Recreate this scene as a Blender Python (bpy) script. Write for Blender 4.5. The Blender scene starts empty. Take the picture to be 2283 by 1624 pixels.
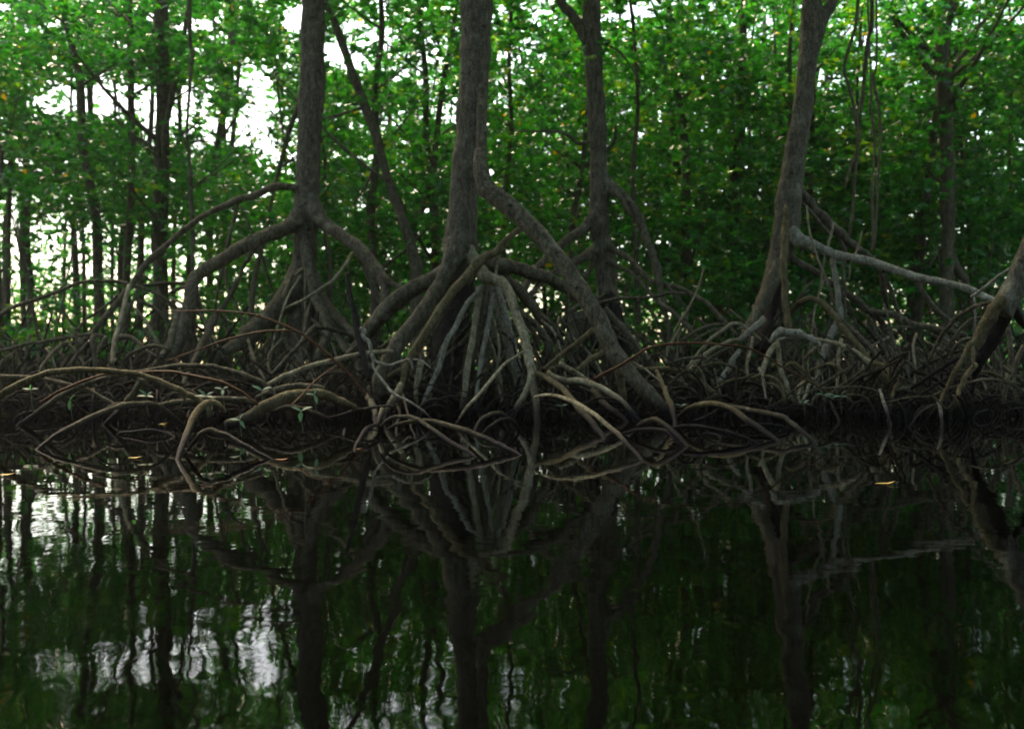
import bpy, math, random
import numpy as np
from mathutils import Vector, noise
random.seed(7); RNG = np.random.default_rng(11)
sc = bpy.context.scene
COL = sc.collection

# ---------------------------------------------------------------- camera geometry
W0, H0, F0, VH, CH = 2282.0, 1624.0, 2200.0, 790.0, 0.75
PITCH = -math.atan((812.0-VH)/F0)
def ray(u, v):
    x = (u-W0/2)/F0; z = -(v-H0/2)/F0
    c, s = math.cos(PITCH), math.sin(PITCH)
    return x, c - s*z, s + c*z
def P(u, v, Y):
    x, y, z = ray(u, v); k = Y/y
    return Vector((x*k, Y, CH+z*k))
def Yg(v): return F0*CH/max(v-VH, 8.0)
def proj(p):
    c, s = math.cos(PITCH), math.sin(PITCH)
    x, y, z = p[:,0], p[:,1], p[:,2]-CH
    yy = c*y + s*z; zz = -s*y + c*z
    return W0/2+F0*x/yy, H0/2-F0*zz/yy

# ---------------------------------------------------------------- materials
def mat(name):
    m = bpy.data.materials.new(name); m.use_nodes = True
    nt = m.node_tree; nt.nodes.clear()
    out = nt.nodes.new('ShaderNodeOutputMaterial')
    return m, nt, out
def nn(nt, t, **kw):
    n = nt.nodes.new(t)
    for k, v in kw.items():
        if k in n.inputs.keys(): n.inputs[k].default_value = v
        else: setattr(n, k, v)
    return n
def ramp(nt, fac, stops):
    r = nt.nodes.new('ShaderNodeValToRGB'); L = nt.links
    while len(r.color_ramp.elements) < len(stops): r.color_ramp.elements.new(.5)
    for e, (p, c) in zip(r.color_ramp.elements, stops):
        e.position = p; e.color = (*c, 1)
    L.new(fac, r.inputs[0]); return r.outputs[0]
def bark(name, dark, mid, light, wet=(0.006,0.005,0.006), rough=.8, bump=.5, tide=.20):
    m, nt, out = mat(name); L = nt.links
    g = nn(nt, 'ShaderNodeNewGeometry')
    n1 = nn(nt, 'ShaderNodeTexNoise', Scale=6.0, Detail=6.0, Roughness=.65)
    mp = nn(nt, 'ShaderNodeMapping'); mp.inputs['Scale'].default_value = (3, 3, 1.2)
    L.new(g.outputs['Position'], mp.inputs[0]); L.new(mp.outputs[0], n1.inputs['Vector'])
    n2 = nn(nt, 'ShaderNodeTexNoise', Scale=46.0, Detail=4.0, Roughness=.7)
    L.new(g.outputs['Position'], n2.inputs['Vector'])
    mp3 = nn(nt, 'ShaderNodeMapping'); mp3.inputs['Scale'].default_value = (1, 1, 1.9)
    L.new(g.outputs['Position'], mp3.inputs[0])
    n3 = nn(nt, 'ShaderNodeTexVoronoi', Scale=3.4); L.new(mp3.outputs[0], n3.inputs['Vector'])
    nw = nn(nt, 'ShaderNodeTexNoise', Scale=9.0, Detail=3.0, Roughness=.7)
    mp4 = nn(nt, 'ShaderNodeMapping'); mp4.inputs['Scale'].default_value = (5, 5, .6)
    L.new(g.outputs['Position'], mp4.inputs[0]); L.new(mp4.outputs[0], nw.inputs['Vector'])
    c = ramp(nt, n1.outputs[0], [(.3, dark), (.5, mid), (.72, light)])
    mx = nn(nt, 'ShaderNodeMix', data_type='RGBA', blend_type='MULTIPLY')
    sp = ramp(nt, n2.outputs[0], [(.36, (.38,.38,.38)), (.62, (1.35,1.32,1.28))])
    mx.inputs['Factor'].default_value = .75
    L.new(c, mx.inputs['A']); L.new(sp, mx.inputs['B'])
    # dark knots and rings
    mk = nn(nt, 'ShaderNodeMix', data_type='RGBA', blend_type='MULTIPLY')
    kn = ramp(nt, n3.outputs[0], [(.07, (.22,.20,.18)), (.17, (1,1,1))])
    mk.inputs['Factor'].default_value = .8
    L.new(mx.outputs['Result'], mk.inputs['A']); L.new(kn, mk.inputs['B'])
    # lichen patches
    n4 = nn(nt, 'ShaderNodeTexNoise', Scale=3.1, Detail=5.0, Roughness=.7)
    L.new(g.outputs['Position'], n4.inputs['Vector'])
    li = ramp(nt, n4.outputs[0], [(.58, (0,0,0)), (.72, (1,1,1))])
    ml = nn(nt, 'ShaderNodeMix', data_type='RGBA')
    L.new(li, ml.inputs['Factor']); L.new(mk.outputs['Result'], ml.inputs['A'])
    ml.inputs['B'].default_value = (light[0]*1.15, light[1]*1.2, light[2]*1.2, 1)
    # tide mark: wet algae-dark band just above the water
    sx = nn(nt, 'ShaderNodeSeparateXYZ'); L.new(g.outputs['Position'], sx.inputs[0])
    ad = nn(nt, 'ShaderNodeMath', operation='MULTIPLY_ADD'); ad.inputs[1].default_value = .22; 
    L.new(n4.outputs[0], ad.inputs[0]); L.new(sx.outputs['Z'], ad.inputs[2])
    tm = nn(nt, 'ShaderNodeMapRange'); tm.inputs['From Min'].default_value = tide*.75+.05; tm.inputs['From Max'].default_value = tide*1.5+.11
    L.new(ad.outputs[0], tm.inputs['Value'])
    mw = nn(nt, 'ShaderNodeMix', data_type='RGBA')
    L.new(tm.outputs[0], mw.inputs['Factor']); mw.inputs['A'].default_value = (*wet, 1)
    L.new(ml.outputs['Result'], mw.inputs['B'])
    b = nn(nt, 'ShaderNodeBsdfPrincipled')
    L.new(mw.outputs['Result'], b.inputs['Base Color'])
    rr = nn(nt, 'ShaderNodeMapRange'); rr.inputs['To Min'].default_value = .6; rr.inputs['To Max'].default_value = rough
    L.new(tm.outputs[0], rr.inputs['Value']); L.new(rr.outputs[0], b.inputs['Roughness'])
    b.inputs['Specular IOR Level'].default_value = .05
    bu = nn(nt, 'ShaderNodeBump', Strength=min(1, bump*1.3), Distance=.03)
    sm = nn(nt, 'ShaderNodeMath', operation='ADD')
    L.new(nw.outputs[0], sm.inputs[0]); L.new(n2.outputs[0], sm.inputs[1])
    gr = nn(nt, 'ShaderNodeMix', data_type='RGBA', blend_type='MULTIPLY'); gr.inputs['Factor'].default_value = .7
    L.new(ramp(nt, nw.outputs[0], [(.35, (.55,.53,.5)), (.6, (1.2,1.2,1.2))]), gr.inputs['B']); L.new(mx.outputs['Result'], gr.inputs['A']); L.new(gr.outputs['Result'], mk.inputs['A']); L.new(sm.outputs[0], bu.inputs['Height'])
    L.new(bu.outputs[0], b.inputs['Normal']); L.new(b.outputs[0], out.inputs[0])
    return m
M = {}
M['trunk']  = bark('bark_grey_brown', (0.0457,0.0405,0.0273), (0.0887,0.0810,0.0560), (0.1546,0.1474,0.1056), bump=.8)
M['root']   = bark('bark_root_brown', (0.0347,0.0301,0.0185), (0.0747,0.0660,0.0420), (0.1467,0.1348,0.0889), bump=.7)
M['pale']   = bark('bark_root_pale', (0.1020,0.0878,0.0514), (0.1853,0.1644,0.1011), (0.2873,0.2640,0.1714))
M['tan']    = bark('bark_root_tan', (0.0416,0.0338,0.0163), (0.0785,0.0656,0.0324), (0.1386,0.1192,0.0641))
M['grey']   = bark('bark_dead_grey', (0.1019,0.0986,0.0735), (0.1936,0.1884,0.1416), (0.3058,0.3068,0.2356), bump=.8)
M['rust']   = bark('bark_young_rust', (0.0317,0.0136,0.0059), (0.0634,0.0272,0.0112), (0.0824,0.0425,0.0205), rough=.55, bump=.2, tide=.1)
M['black']  = bark('bark_rotten_and_shaded', (.008,.007,.006), (.016,.014,.012), (.03,.026,.022))  # dead-wood black; on prop roots it also paints the shade of hollows
M['tangle'] = bark('bark_tangle_shaded', (0.0094,0.0084,0.0053), (0.0220,0.0191,0.0125), (0.0471,0.0428,0.0280))  # root bark darkened: shade in the gaps between roots put into its colour
M['far']    = bark('bark_forest_brown', (0.0470,0.0405,0.0262), (0.0846,0.0749,0.0489), (0.1412,0.1296,0.0853))

def leafmat(name, ca, cb, cc, trans=.45, rough=.30):
    m, nt, out = mat(name); L = nt.links
    at = nn(nt, 'ShaderNodeAttribute', attribute_name='tint')
    c = ramp(nt, at.outputs['Fac'], [(0, ca), (.55, cb), (.965, cc), (.993, (.50,.23,.01))])
    b = nn(nt, 'ShaderNodeBsdfPrincipled', Roughness=rough)
    b.inputs['Specular IOR Level'].default_value = .5
    t = nn(nt, 'ShaderNodeBsdfTranslucent')
    br = nn(nt, 'ShaderNodeMix', data_type='RGBA', blend_type='MULTIPLY'); br.inputs['Factor'].default_value = 1
    L.new(c, br.inputs['A']); br.inputs['B'].default_value = (1.5, 2.1, 1.0, 1)
    ms = nn(nt, 'ShaderNodeMixShader', Fac=trans)
    L.new(c, b.inputs['Base Color']); L.new(br.outputs['Result'], t.inputs['Color'])
    L.new(b.outputs[0], ms.inputs[1]); L.new(t.outputs[0], ms.inputs[2]); L.new(ms.outputs[0], out.inputs[0])
    return m
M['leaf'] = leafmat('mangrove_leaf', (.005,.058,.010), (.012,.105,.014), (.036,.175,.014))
M['leaf_far'] = leafmat('mangrove_leaf_far_hazed', (.019,.095,.030), (.036,.150,.042), (.07,.21,.040))  # leaf green paled and cooled, distance haze put into the colour
M['seed'] = leafmat('seedling_leaf', (.022,.068,.030), (.035,.095,.045), (.065,.14,.07), trans=.25, rough=.62)

def simple(name, c, rough=.6):
    m, nt, out = mat(name)
    b = nn(nt, 'ShaderNodeBsdfPrincipled', Roughness=rough); b.inputs['Specular IOR Level'].default_value = 0 if rough > .7 else .2
    n = nn(nt, 'ShaderNodeTexNoise', Scale=60.0, Detail=3.0)
    cc = ramp(nt, n.outputs[0], [(.3, tuple(x*.7 for x in c)), (.7, tuple(min(1, x*1.2) for x in c))])
    nt.links.new(cc, b.inputs['Base Color']); nt.links.new(b.outputs[0], out.inputs[0]); return m
M['stem'] = simple('seedling_stem', (.07,.09,.04))
M['yellow'] = simple('fallen_leaf_yellow', (.40,.26,.05), .6)
M['orange'] = simple('fallen_leaf_orange', (.24,.10,.03), .7)
M['litter'] = simple('dead_leaf_litter', (.045,.034,.022), .9)

def mudmat():
    m, nt, out = mat('dark_mud'); L = nt.links
    g = nn(nt, 'ShaderNodeNewGeometry')
    n = nn(nt, 'ShaderNodeTexNoise', Scale=4.0, Detail=8.0, Roughness=.7); L.new(g.outputs['Position'], n.inputs['Vector'])
    c = ramp(nt, n.outputs[0], [(.3, (.0022,.0019,.0016)), (.7, (.010,.008,.006))])
    b = nn(nt, 'ShaderNodeBsdfPrincipled', Roughness=.9); b.inputs['Specular IOR Level'].default_value = 0; L.new(c, b.inputs['Base Color'])
    bu = nn(nt, 'ShaderNodeBump', Strength=.8, Distance=.05); L.new(n.outputs[0], bu.inputs['Height'])
    L.new(bu.outputs[0], b.inputs['Normal']); L.new(b.outputs[0], out.inputs[0]); return m
M['mud'] = mudmat()

def watermat():
    m, nt, out = mat('still_dark_water'); L = nt.links
    g = nn(nt, 'ShaderNodeNewGeometry')
    mp = nn(nt, 'ShaderNodeMapping'); mp.inputs['Scale'].default_value = (1.0, 1.15, 1)
    L.new(g.outputs['Position'], mp.inputs[0])
    n1 = nn(nt, 'ShaderNodeTexNoise', Scale=2.2, Detail=1.5, Roughness=.45)
    n2 = nn(nt, 'ShaderNodeTexNoise', Scale=9.0, Detail=1.0, Roughness=.5)
    L.new(mp.outputs[0], n1.inputs['Vector']); L.new(mp.outputs[0], n2.inputs['Vector'])
    h0 = nn(nt, 'ShaderNodeMath', operation='MULTIPLY_ADD'); h0.inputs[1].default_value = .16
    L.new(n2.outputs[0], h0.inputs[0]); L.new(n1.outputs[0], h0.inputs[2])
    n4 = nn(nt, 'ShaderNodeTexNoise', Scale=24.0, Detail=1.0, Roughness=.5); L.new(mp.outputs[0], n4.inputs['Vector'])
    n5 = nn(nt, 'ShaderNodeTexNoise', Scale=1.3, Detail=2.0); L.new(g.outputs['Position'], n5.inputs['Vector'])
    pm = nn(nt, 'ShaderNodeMapRange'); pm.inputs['From Min'].default_value = .42; pm.inputs['From Max'].default_value = .62; pm.inputs['To Max'].default_value = .06
    pm.inputs['To Min'].default_value = .012
    L.new(n5.outputs[0], pm.inputs['Value'])
    h = nn(nt, 'ShaderNodeMath', operation='MULTIPLY_ADD'); L.new(n4.outputs[0], h.inputs[0]); L.new(pm.outputs[0], h.inputs[1]); L.new(h0.outputs[0], h.inputs[2])
    cur = h.outputs[0]
    # rings where drops or fish touched the surface
    for (u, v, R, amp, k) in ((1675, 1578, .12, .03, 110), (1650, 1485, .12, .02, 100), (105, 1540, .10, .02, 110)):
        p = P(u, v, Yg(v))
        d = nn(nt, 'ShaderNodeVectorMath', operation='DISTANCE'); d.inputs[1].default_value = (p.x, p.y, 0)
        L.new(g.outputs['Position'], d.inputs[0])
        s = nn(nt, 'ShaderNodeMath', operation='MULTIPLY'); s.inputs[1].default_value = k; L.new(d.outputs['Value'], s.inputs[0])
        q = nn(nt, 'ShaderNodeMath', operation='SINE'); L.new(s.outputs[0], q.inputs[0])
        f = nn(nt, 'ShaderNodeMapRange', interpolation_type='SMOOTHSTEP'); f.inputs['From Min'].default_value = R; f.inputs['From Max'].default_value = R*.2
        f.inputs['To Min'].default_value = 0; f.inputs['To Max'].default_value = amp
        L.new(d.outputs['Value'], f.inputs['Value'])
        w = nn(nt, 'ShaderNodeMath', operation='MULTIPLY'); L.new(q.outputs[0], w.inputs[0]); L.new(f.outputs[0], w.inputs[1])
        a = nn(nt, 'ShaderNodeMath', operation='ADD'); L.new(w.outputs[0], a.inputs[0]); L.new(cur, a.inputs[1]); cur = a.outputs[0]
    sy = nn(nt, 'ShaderNodeSeparateXYZ'); L.new(g.outputs['Position'], sy.inputs[0])
    cal = nn(nt, 'ShaderNodeMapRange'); cal.inputs['From Min'].default_value = 2.0; cal.inputs['From Max'].default_value = 7.0
    cal.inputs['To Min'].default_value = 1.0; cal.inputs['To Max'].default_value = .14
    L.new(sy.outputs['Y'], cal.inputs['Value'])
    hm = nn(nt, 'ShaderNodeMath', operation='MULTIPLY'); L.new(cur, hm.inputs[0]); L.new(cal.outputs[0], hm.inputs[1])
    bu = nn(nt, 'ShaderNodeBump', Strength=1.0, Distance=.0036); L.new(hm.outputs[0], bu.inputs['Height'])
    b = nn(nt, 'ShaderNodeBsdfPrincipled', Roughness=.015, IOR=1.29)
    b.inputs['Base Color'].default_value = (.0004,.0004,.0003,1)
    L.new(bu.outputs[0], b.inputs['Normal']); L.new(b.outputs[0], out.inputs[0]); return m
M['water'] = watermat()

# ---------------------------------------------------------------- object helpers
def tag(o, label=None, cat=None, group=None, kind=None):
    if label: o['label'] = label
    if cat: o['category'] = cat
    if group: o['group'] = group
    if kind: o['kind'] = kind
    return o
def empty(name, loc, label, cat, group=None):
    o = bpy.data.objects.new(name, None); COL.objects.link(o); o.location = loc; o.empty_display_size = .2
    return tag(o, label, cat, group)
def link(name, me, m, parent=None, smooth=True):
    me.materials.append(m)
    if smooth: me.polygons.foreach_set('use_smooth', [True]*len(me.polygons))
    o = bpy.data.objects.new(name, me); COL.objects.link(o)
    if parent is not None:
        o.parent = parent; o.location = -parent.location
    return o
def cr(pts, n):
    """Catmull-Rom resample of rows (x,y,z,r)"""
    p = np.array(pts, float)
    if len(p) == 2: p = np.vstack([p[0], (p[0]+p[1])/2, p[1]])
    a = np.vstack([2*p[0]-p[1], p, 2*p[-1]-p[-2]]); out = []
    for i in range(1, len(a)-2):
        for t in np.linspace(0, 1, n, endpoint=False):
            p0, p1, p2, p3 = a[i-1:i+3]
            out.append(.5*((2*p1)+(-p0+p2)*t+(2*p0-5*p1+4*p2-p3)*t*t+(-p0+3*p1-3*p2+p3)*t**3))
    out.append(p[-1]); return np.array(out)
class Tubes:
    def __init__(s): s.v = []; s.f = []
    def add(s, pts, sides=8, n=5, wob=.10, kink=.0, knots=True):
        q = cr(pts, n); q[:,3] = np.maximum(q[:,3], .002)
        T = np.gradient(q[:,:3], axis=0); T /= np.linalg.norm(T, axis=1)[:,None]+1e-9
        N = np.cross(T[0], [0.3,1,0.2]); N /= np.linalg.norm(N)
        base = len(s.v); seed = random.random()*100
        ph = random.random()*6
        for i in range(len(q)):
            N = N - T[i]*np.dot(N, T[i]); N /= np.linalg.norm(N)+1e-9
            B = np.cross(T[i], N)
            r = q[i,3]
            c = q[i,:3].copy()
            if kink:
                nv = noise.noise_vector(Vector((i*.35+seed, seed, 0))); c = c + np.array(nv)*r*kink
            kf = 1.0
            if knots:
                kk = noise.noise(Vector((i*.55+seed, 3.1, seed)));  kf = 1+.20*max(0, kk)
            for k in range(sides):
                a = 2*math.pi*k/sides
                rr = r*kf*(1+wob*noise.noise(Vector((math.cos(a)*1.1+seed, math.sin(a)*1.1, i*.28)))*1.6)
                p = c + (N*math.cos(a)+B*math.sin(a))*rr
                s.v.append(tuple(p))
        m = len(q)
        for i in range(m-1):
            for k in range(sides):
                a0 = base+i*sides+k; a1 = base+i*sides+(k+1)%sides
                s.f.append((a0, a1, a1+sides, a0+sides))
        s.f.append(tuple(base+k for k in range(sides))[::-1])
        s.f.append(tuple(base+(m-1)*sides+k for k in range(sides)))
    def build(s, name, m, parent=None, blend=False):
        me = bpy.data.meshes.new(name); me.from_pydata(s.v, [], s.f); me.update()
        o = link(name, me, m, parent)
        if blend:      # melt the limbs and root flares into one skin
            r = o.modifiers.new('skin', 'REMESH'); r.mode = 'VOXEL'; r.voxel_size = .022; r.use_smooth_shade = True
            k = o.modifiers.new('soften', 'SMOOTH'); k.factor = .5; k.iterations = 9
        return o

K = 0.2686
OFF = {'T1':(0,0),'T2':(545,0),'T3':(1090,0),'T4':(1669,0),
       'A1':(0,341),'A2':(545,341),'A3':(1090,341),'A4':(1669,341),
       'B1':(0,668),'B2':(545,668),'B3':(1090,668),'B4':(1669,668)}
def tr(*segs):
    """segs: 'A2', (x,y,w), (x,y,w), 'B2', ... -> list of (u,v,w) in picture units"""
    out = []; o = (0,0)
    for s in segs:
        if isinstance(s, str): o = OFF[s]
        else: out.append((o[0]+s[0]*K, o[1]+s[1]*K, s[2]*K))
    return out
def world(t, Y0, Y1=None, ext=0.0):
    """traced points to 3-D: depth runs from Y0 to Y1 along the trace; 'g' = the depth of the water or mud at that height"""
    if Y1 is None: Y1 = Y0
    if Y0 == 'g': Y0 = Yg(t[0][1])
    if Y1 == 'g': Y1 = Yg(t[-1][1])
    s = [0]
    for a, b in zip(t, t[1:]): s.append(s[-1]+math.hypot(a[0]-b[0], a[1]-b[1]))
    rows = []
    for q, (u, v, w) in zip(s, t):
        Y = Y0+(Y1-Y0)*q/s[-1]; p = P(u, v, Y)
        rows.append((p.x, p.y, p.z, .5*w/F0*Y))
    if Y1 and ext:
        a, b = np.array(rows[-2]), np.array(rows[-1]); d = b[:3]-a[:3]; d /= np.linalg.norm(d)
        rows.append((*(b[:3]+d*ext), b[3]*.9))
    return rows
def sunk(rows, e0=False, e1=True):
    """carry an end that meets the water on below the surface"""
    rows = list(rows)
    def go(a, b):
        d = np.array(b[:3])-np.array(a[:3]); d /= np.linalg.norm(d)+1e-9; d[2] = min(d[2], -.5)
        return (*(np.array(b[:3])+d*.35), b[3]*.9)
    if e1: rows.append(go(rows[-2], rows[-1]))
    if e0: rows.insert(0, go(rows[1], rows[0]))
    return rows
def auto(t, Y0, Y1, ends):
    r = world(t, Y0, Y1)
    return sunk(r, 'a' in ends, 'b' in ends)
def sides_for(rows):
    r = max(x[3] for x in rows); return 16 if r > .12 else (11 if r > .04 else 7)
def tube_obj(name, rows, m, parent=None, **kw):
    rm = max(x[3] for x in rows)
    if name in ('prop_root', 'arching_root') and rm < .1: kw.setdefault('kink', .42)
    T = Tubes(); T.add(rows, sides=sides_for(rows), **kw)
    if name in ('prop_root', 'arching_root') and len(rows) > 4 and rm > .012:
        for _ in range(random.choice((0, 1, 1, 2, 3))):      # broken side roots and nubs
            i = random.randrange(1, len(rows)-2); a, b = np.array(rows[i]), np.array(rows[i+1]); p = a+(b-a)*random.random()
            d = np.array([random.gauss(0, .7), random.gauss(0, .5), -abs(random.gauss(.5, .5))]); d /= np.linalg.norm(d)+1e-6
            r = p[3]*random.uniform(.25, .5); L = r*random.uniform(5, 16)
            T.add([(*p[:3], r*1.3), (*(p[:3]+d*L*.5), r), (*(p[:3]+d*L+np.array([0,0,-L*.15])), r*.6)], sides=6, n=3)
    return T.build(name, m, parent)

# ---------------------------------------------------------------- foliage
GAPS = [(150,225,115,52,.88),(260,220,90,58,.86),(350,260,70,80,.84),(440,230,50,60,.85),(475,300,60,50,.6),(560,175,52,44,.97),(590,240,44,60,.93),
        (530,300,70,45,.85),(600,330,50,45,.8),(620,385,50,25,.6),(230,150,130,30,.35),
        (20,485,28,30,.8),(40,590,36,48,.72),(105,560,28,40,.4),(190,600,36,46,.75),(195,530,28,34,.5),(268,600,30,28,.7),(320,550,26,26,.75),
        (120,520,120,30,.25),(10,640,26,40,.5),(420,480,40,80,.25),
        (660,40,40,35,.95),(745,120,42,42,.96),(790,100,40,60,.6),(850,90,50,40,.6),(810,150,60,25,.7),(900,165,60,30,.6),(880,40,60,30,.4),
        (1010,255,50,40,.8),(985,170,50,50,.5),(960,210,50,30,.45),(740,345,40,16,.85),(840,375,30,25,.6),(900,330,40,20,.3),
        (1130,165,40,60,.6),(1180,120,40,50,.55),(1150,240,50,25,.5),(1200,35,60,40,.4),(1110,60,40,40,.4),
        (1210,690,42,60,.6),(1190,655,35,35,.7),(1385,690,12,30,.5),(1160,780,16,50,.4),(640,675,30,20,.3),(580,690,14,26,.8),
        (1395,50,20,50,.5),(1500,75,30,30,.3),(1480,545,25,18,.5),(1640,80,50,25,.5),(1690,75,45,35,.5),
        (1860,185,40,22,.8),(1825,165,14,45,.8),(1940,95,40,35,.65),(1930,140,50,30,.55),(1890,60,50,25,.4),(1760,120,50,30,.35),
        (1960,180,25,25,.4),(2075,130,16,16,.8),(2040,30,40,20,.3),(2140,512,20,18,.85),(1890,490,30,20,.25),(2160,60,50,30,.4),(2260,50,25,25,.4),
        (2260,180,20,12,.6),(1700,560,12,12,.3),(1970,140,40,40,.3),
        (200,-70,420,70,.8),(800,-60,260,60,.75),(1200,-70,260,60,.6),(1900,-60,420,60,.7),
        (60,60,60,25,.5),(180,90,60,25,.5),(400,60,60,25,.5),(500,90,50,30,.5),(960,110,60,40,.55),(1040,60,30,40,.5),(1110,230,50,30,.5),
        (1560,190,30,25,.4),(1620,30,50,30,.45),(1880,250,40,20,.5),(1700,200,30,20,.35),(2210,120,40,25,.4),(1250,200,30,20,.4),(820,250,60,20,.4),
        (640,130,25,50,.6),(650,300,20,60,.6),(930,260,60,30,.5),(1240,330,30,15,.3),(1440,400,25,15,.3),(1600,300,20,15,.3),(2050,480,40,14,.3),(960,560,40,20,.3),(760,480,30,15,.3)]
_g = random.Random(5)
for _ in range(34): GAPS.append((_g.uniform(0, 2282), _g.uniform(-95, 70), _g.uniform(18, 50), _g.uniform(9, 24), .93))
for _ in range(70):
    _v = 480*_g.random()**1.2; _r = _g.uniform(8, 19); GAPS.append((_g.uniform(0, 2282), _v, _r*1.2, _r, .85))
for _ in range(14): GAPS.append((_g.uniform(700, 2282), _g.uniform(480, 720), _g.uniform(6, 12), _g.uniform(6, 14), .7))
def keepprob(u, v):
    k = np.ones(len(u))
    for (a, b, ru, rv, s) in GAPS:
        d = ((u-a)/ru)**2+((v-b)/rv)**2
        k *= 1-s*np.clip(1.3-d, 0, 1)
    return k
def leafmesh(name, C, size, tint=None, flat=.5, D=None):
    """many small folded leaves, one quad pair each, at centres C"""
    n = len(C)
    d = RNG.normal(size=(n,3)); d[:,2] = d[:,2]*.6+.15; d /= np.linalg.norm(d, axis=1)[:,None]
    if D is not None: d = D
    up = RNG.normal(size=(n,3))*(.9 if D is None else .55); up[:,2] += flat*1.6
    s = np.cross(d, up); s /= np.linalg.norm(s, axis=1)[:,None]+1e-9
    nrm = np.cross(s, d)
    L = (size*RNG.uniform(.5, 1.45, n))[:,None]; w = L*.24
    v = np.empty((n,6,3))
    v[:,0] = C - d*L*.5
    v[:,1] = C + s*w - d*L*.12 + nrm*L*.07
    v[:,2] = C + s*w*.8 + d*L*.22 + nrm*L*.06
    v[:,3] = C + d*L*.5 - nrm*L*.05
    v[:,4] = C - s*w*.8 + d*L*.22 + nrm*L*.06
    v[:,5] = C - s*w - d*L*.12 + nrm*L*.07
    me = bpy.data.meshes.new(name)
    me.vertices.add(n*6); me.vertices.foreach_set('co', v.reshape(-1))
    me.loops.add(n*8); me.polygons.add(n*2)
    b = (np.arange(n)*6)[:,None]
    f = np.concatenate([b+[0,1,2,3], b+[0,3,4,5]], axis=1).reshape(-1)
    me.loops.foreach_set('vertex_index', f)
    me.polygons.foreach_set('loop_start', np.arange(n*2)*4)
    if tint is None: tint = RNG.random(n)
    at = me.attributes.new('tint', 'FLOAT', 'FACE'); at.data.foreach_set('value', np.repeat(tint, 2))
    me.update(calc_edges=True); return me
def clump_crown(cx, cy, z0, z1, rad, nclump, per, size, gap=True, spread=.30, lean=(0,0)):
    z = RNG.beta(1.5, 1.3, nclump)*(z1-z0)+z0
    t = (z-z0)/(z1-z0)
    R = rad*np.sqrt(np.clip(1-((t-.55)/.62)**2, .08, 1))
    a = RNG.uniform(0, 2*np.pi, nclump); r = R*np.sqrt(RNG.random(nclump))
    c = np.stack([cx+r*np.cos(a)+lean[0]*t, cy+r*np.sin(a)+lean[1]*t, z], 1)
    if gap:
        u, v = proj(c); c = c[RNG.random(len(c)) < keepprob(u, v)**.8]
    if len(c) == 0: return None, None, None
    ct = RNG.random(len(c)); sc_ = spread*RNG.uniform(.6, 1.4, len(c))
    nr = max(2, round(per/6.5)); off = RNG.uniform(-.28, .38)
    q = np.repeat(c, nr, 0) + RNG.normal(size=(len(c)*nr, 3))*np.repeat(sc_, nr)[:,None]*np.array([1,1,.6])      # twig tips
    qt = np.repeat(ct, nr)
    if gap:
        u, v = proj(q); k = (RNG.random(len(q)) < keepprob(u, v)**.7) & ((q[:,1] > 16.4) | (q[:,2] > 5.2)); q, qt = q[k], qt[k]
    m_ = RNG.integers(5, 9, len(q)); C = np.repeat(q, m_, 0)
    d = RNG.normal(size=(len(C), 3)); d[:,2] = d[:,2]*.45+.35; d /= np.linalg.norm(d, axis=1)[:,None]
    C = C + d*size*.5
    tt = np.clip(off+np.repeat(qt, m_)*.5+RNG.random(len(C))*.4, 0, .97); tt[RNG.random(len(tt)) < .003] = 1.0
    return C, tt, d
NL = 0
def crown(name, parent, m, *a, **kw):
    global NL
    C, tt, d = clump_crown(*a, **kw)
    if C is None or len(C) < 20: return None
    NL += len(C)
    return link(name, leafmesh(name, C, a[7], tt, D=d), m, parent, smooth=False)

# ================================================================= THE SETTING
def grid(name, xs, ys, zf, m, label=None):
    v = [(x, y, zf(x, y)) for y in ys for x in xs]; nx = len(xs)
    f = [(j*nx+i, j*nx+i+1, (j+1)*nx+i+1, (j+1)*nx+i) for j in range(len(ys)-1) for i in range(nx-1)]
    me = bpy.data.meshes.new(name); me.from_pydata(v, [], f); me.update()
    return tag(link(name, me, m), kind='structure')
def shore(x): return 12.0 + .5*noise.noise(Vector((x*.35, 2, 0))) + (.4 if x > 2.6 else 0) + .25*noise.noise(Vector((x*1.3, 9, 0)))
def gz(x, y):
    d = y-shore(x)
    b = max(-.6, min(d*.14, .10)) if d < .8 else .10
    return b + (.06*noise.noise(Vector((x*.9, y*.9, 0)))+.03*noise.noise(Vector((x*3, y*3, 4))))*min(1, max(.15, d))
xs = list(np.arange(-9, 9, .15)); ys = list(np.arange(10.5, 22, .15))
xs = [-88,-70,-55,-40,-28,-20,-15,-12,-10.5]+xs+[9.5,11,13,16,20,28,40,55,70,88]; ys = ys+[23,24,26,28,31,35,40,50,60,73]
grid('muddy_ground', xs, ys, gz, M['mud'])
me = bpy.data.meshes.new('water'); me.from_pydata([(-88,-28,0),(88,-28,0),(88,20,0),(-88,20,0)], [], [(0,1,2,3)])
tag(link('water', me, M['water'], smooth=False), kind='structure')

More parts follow.
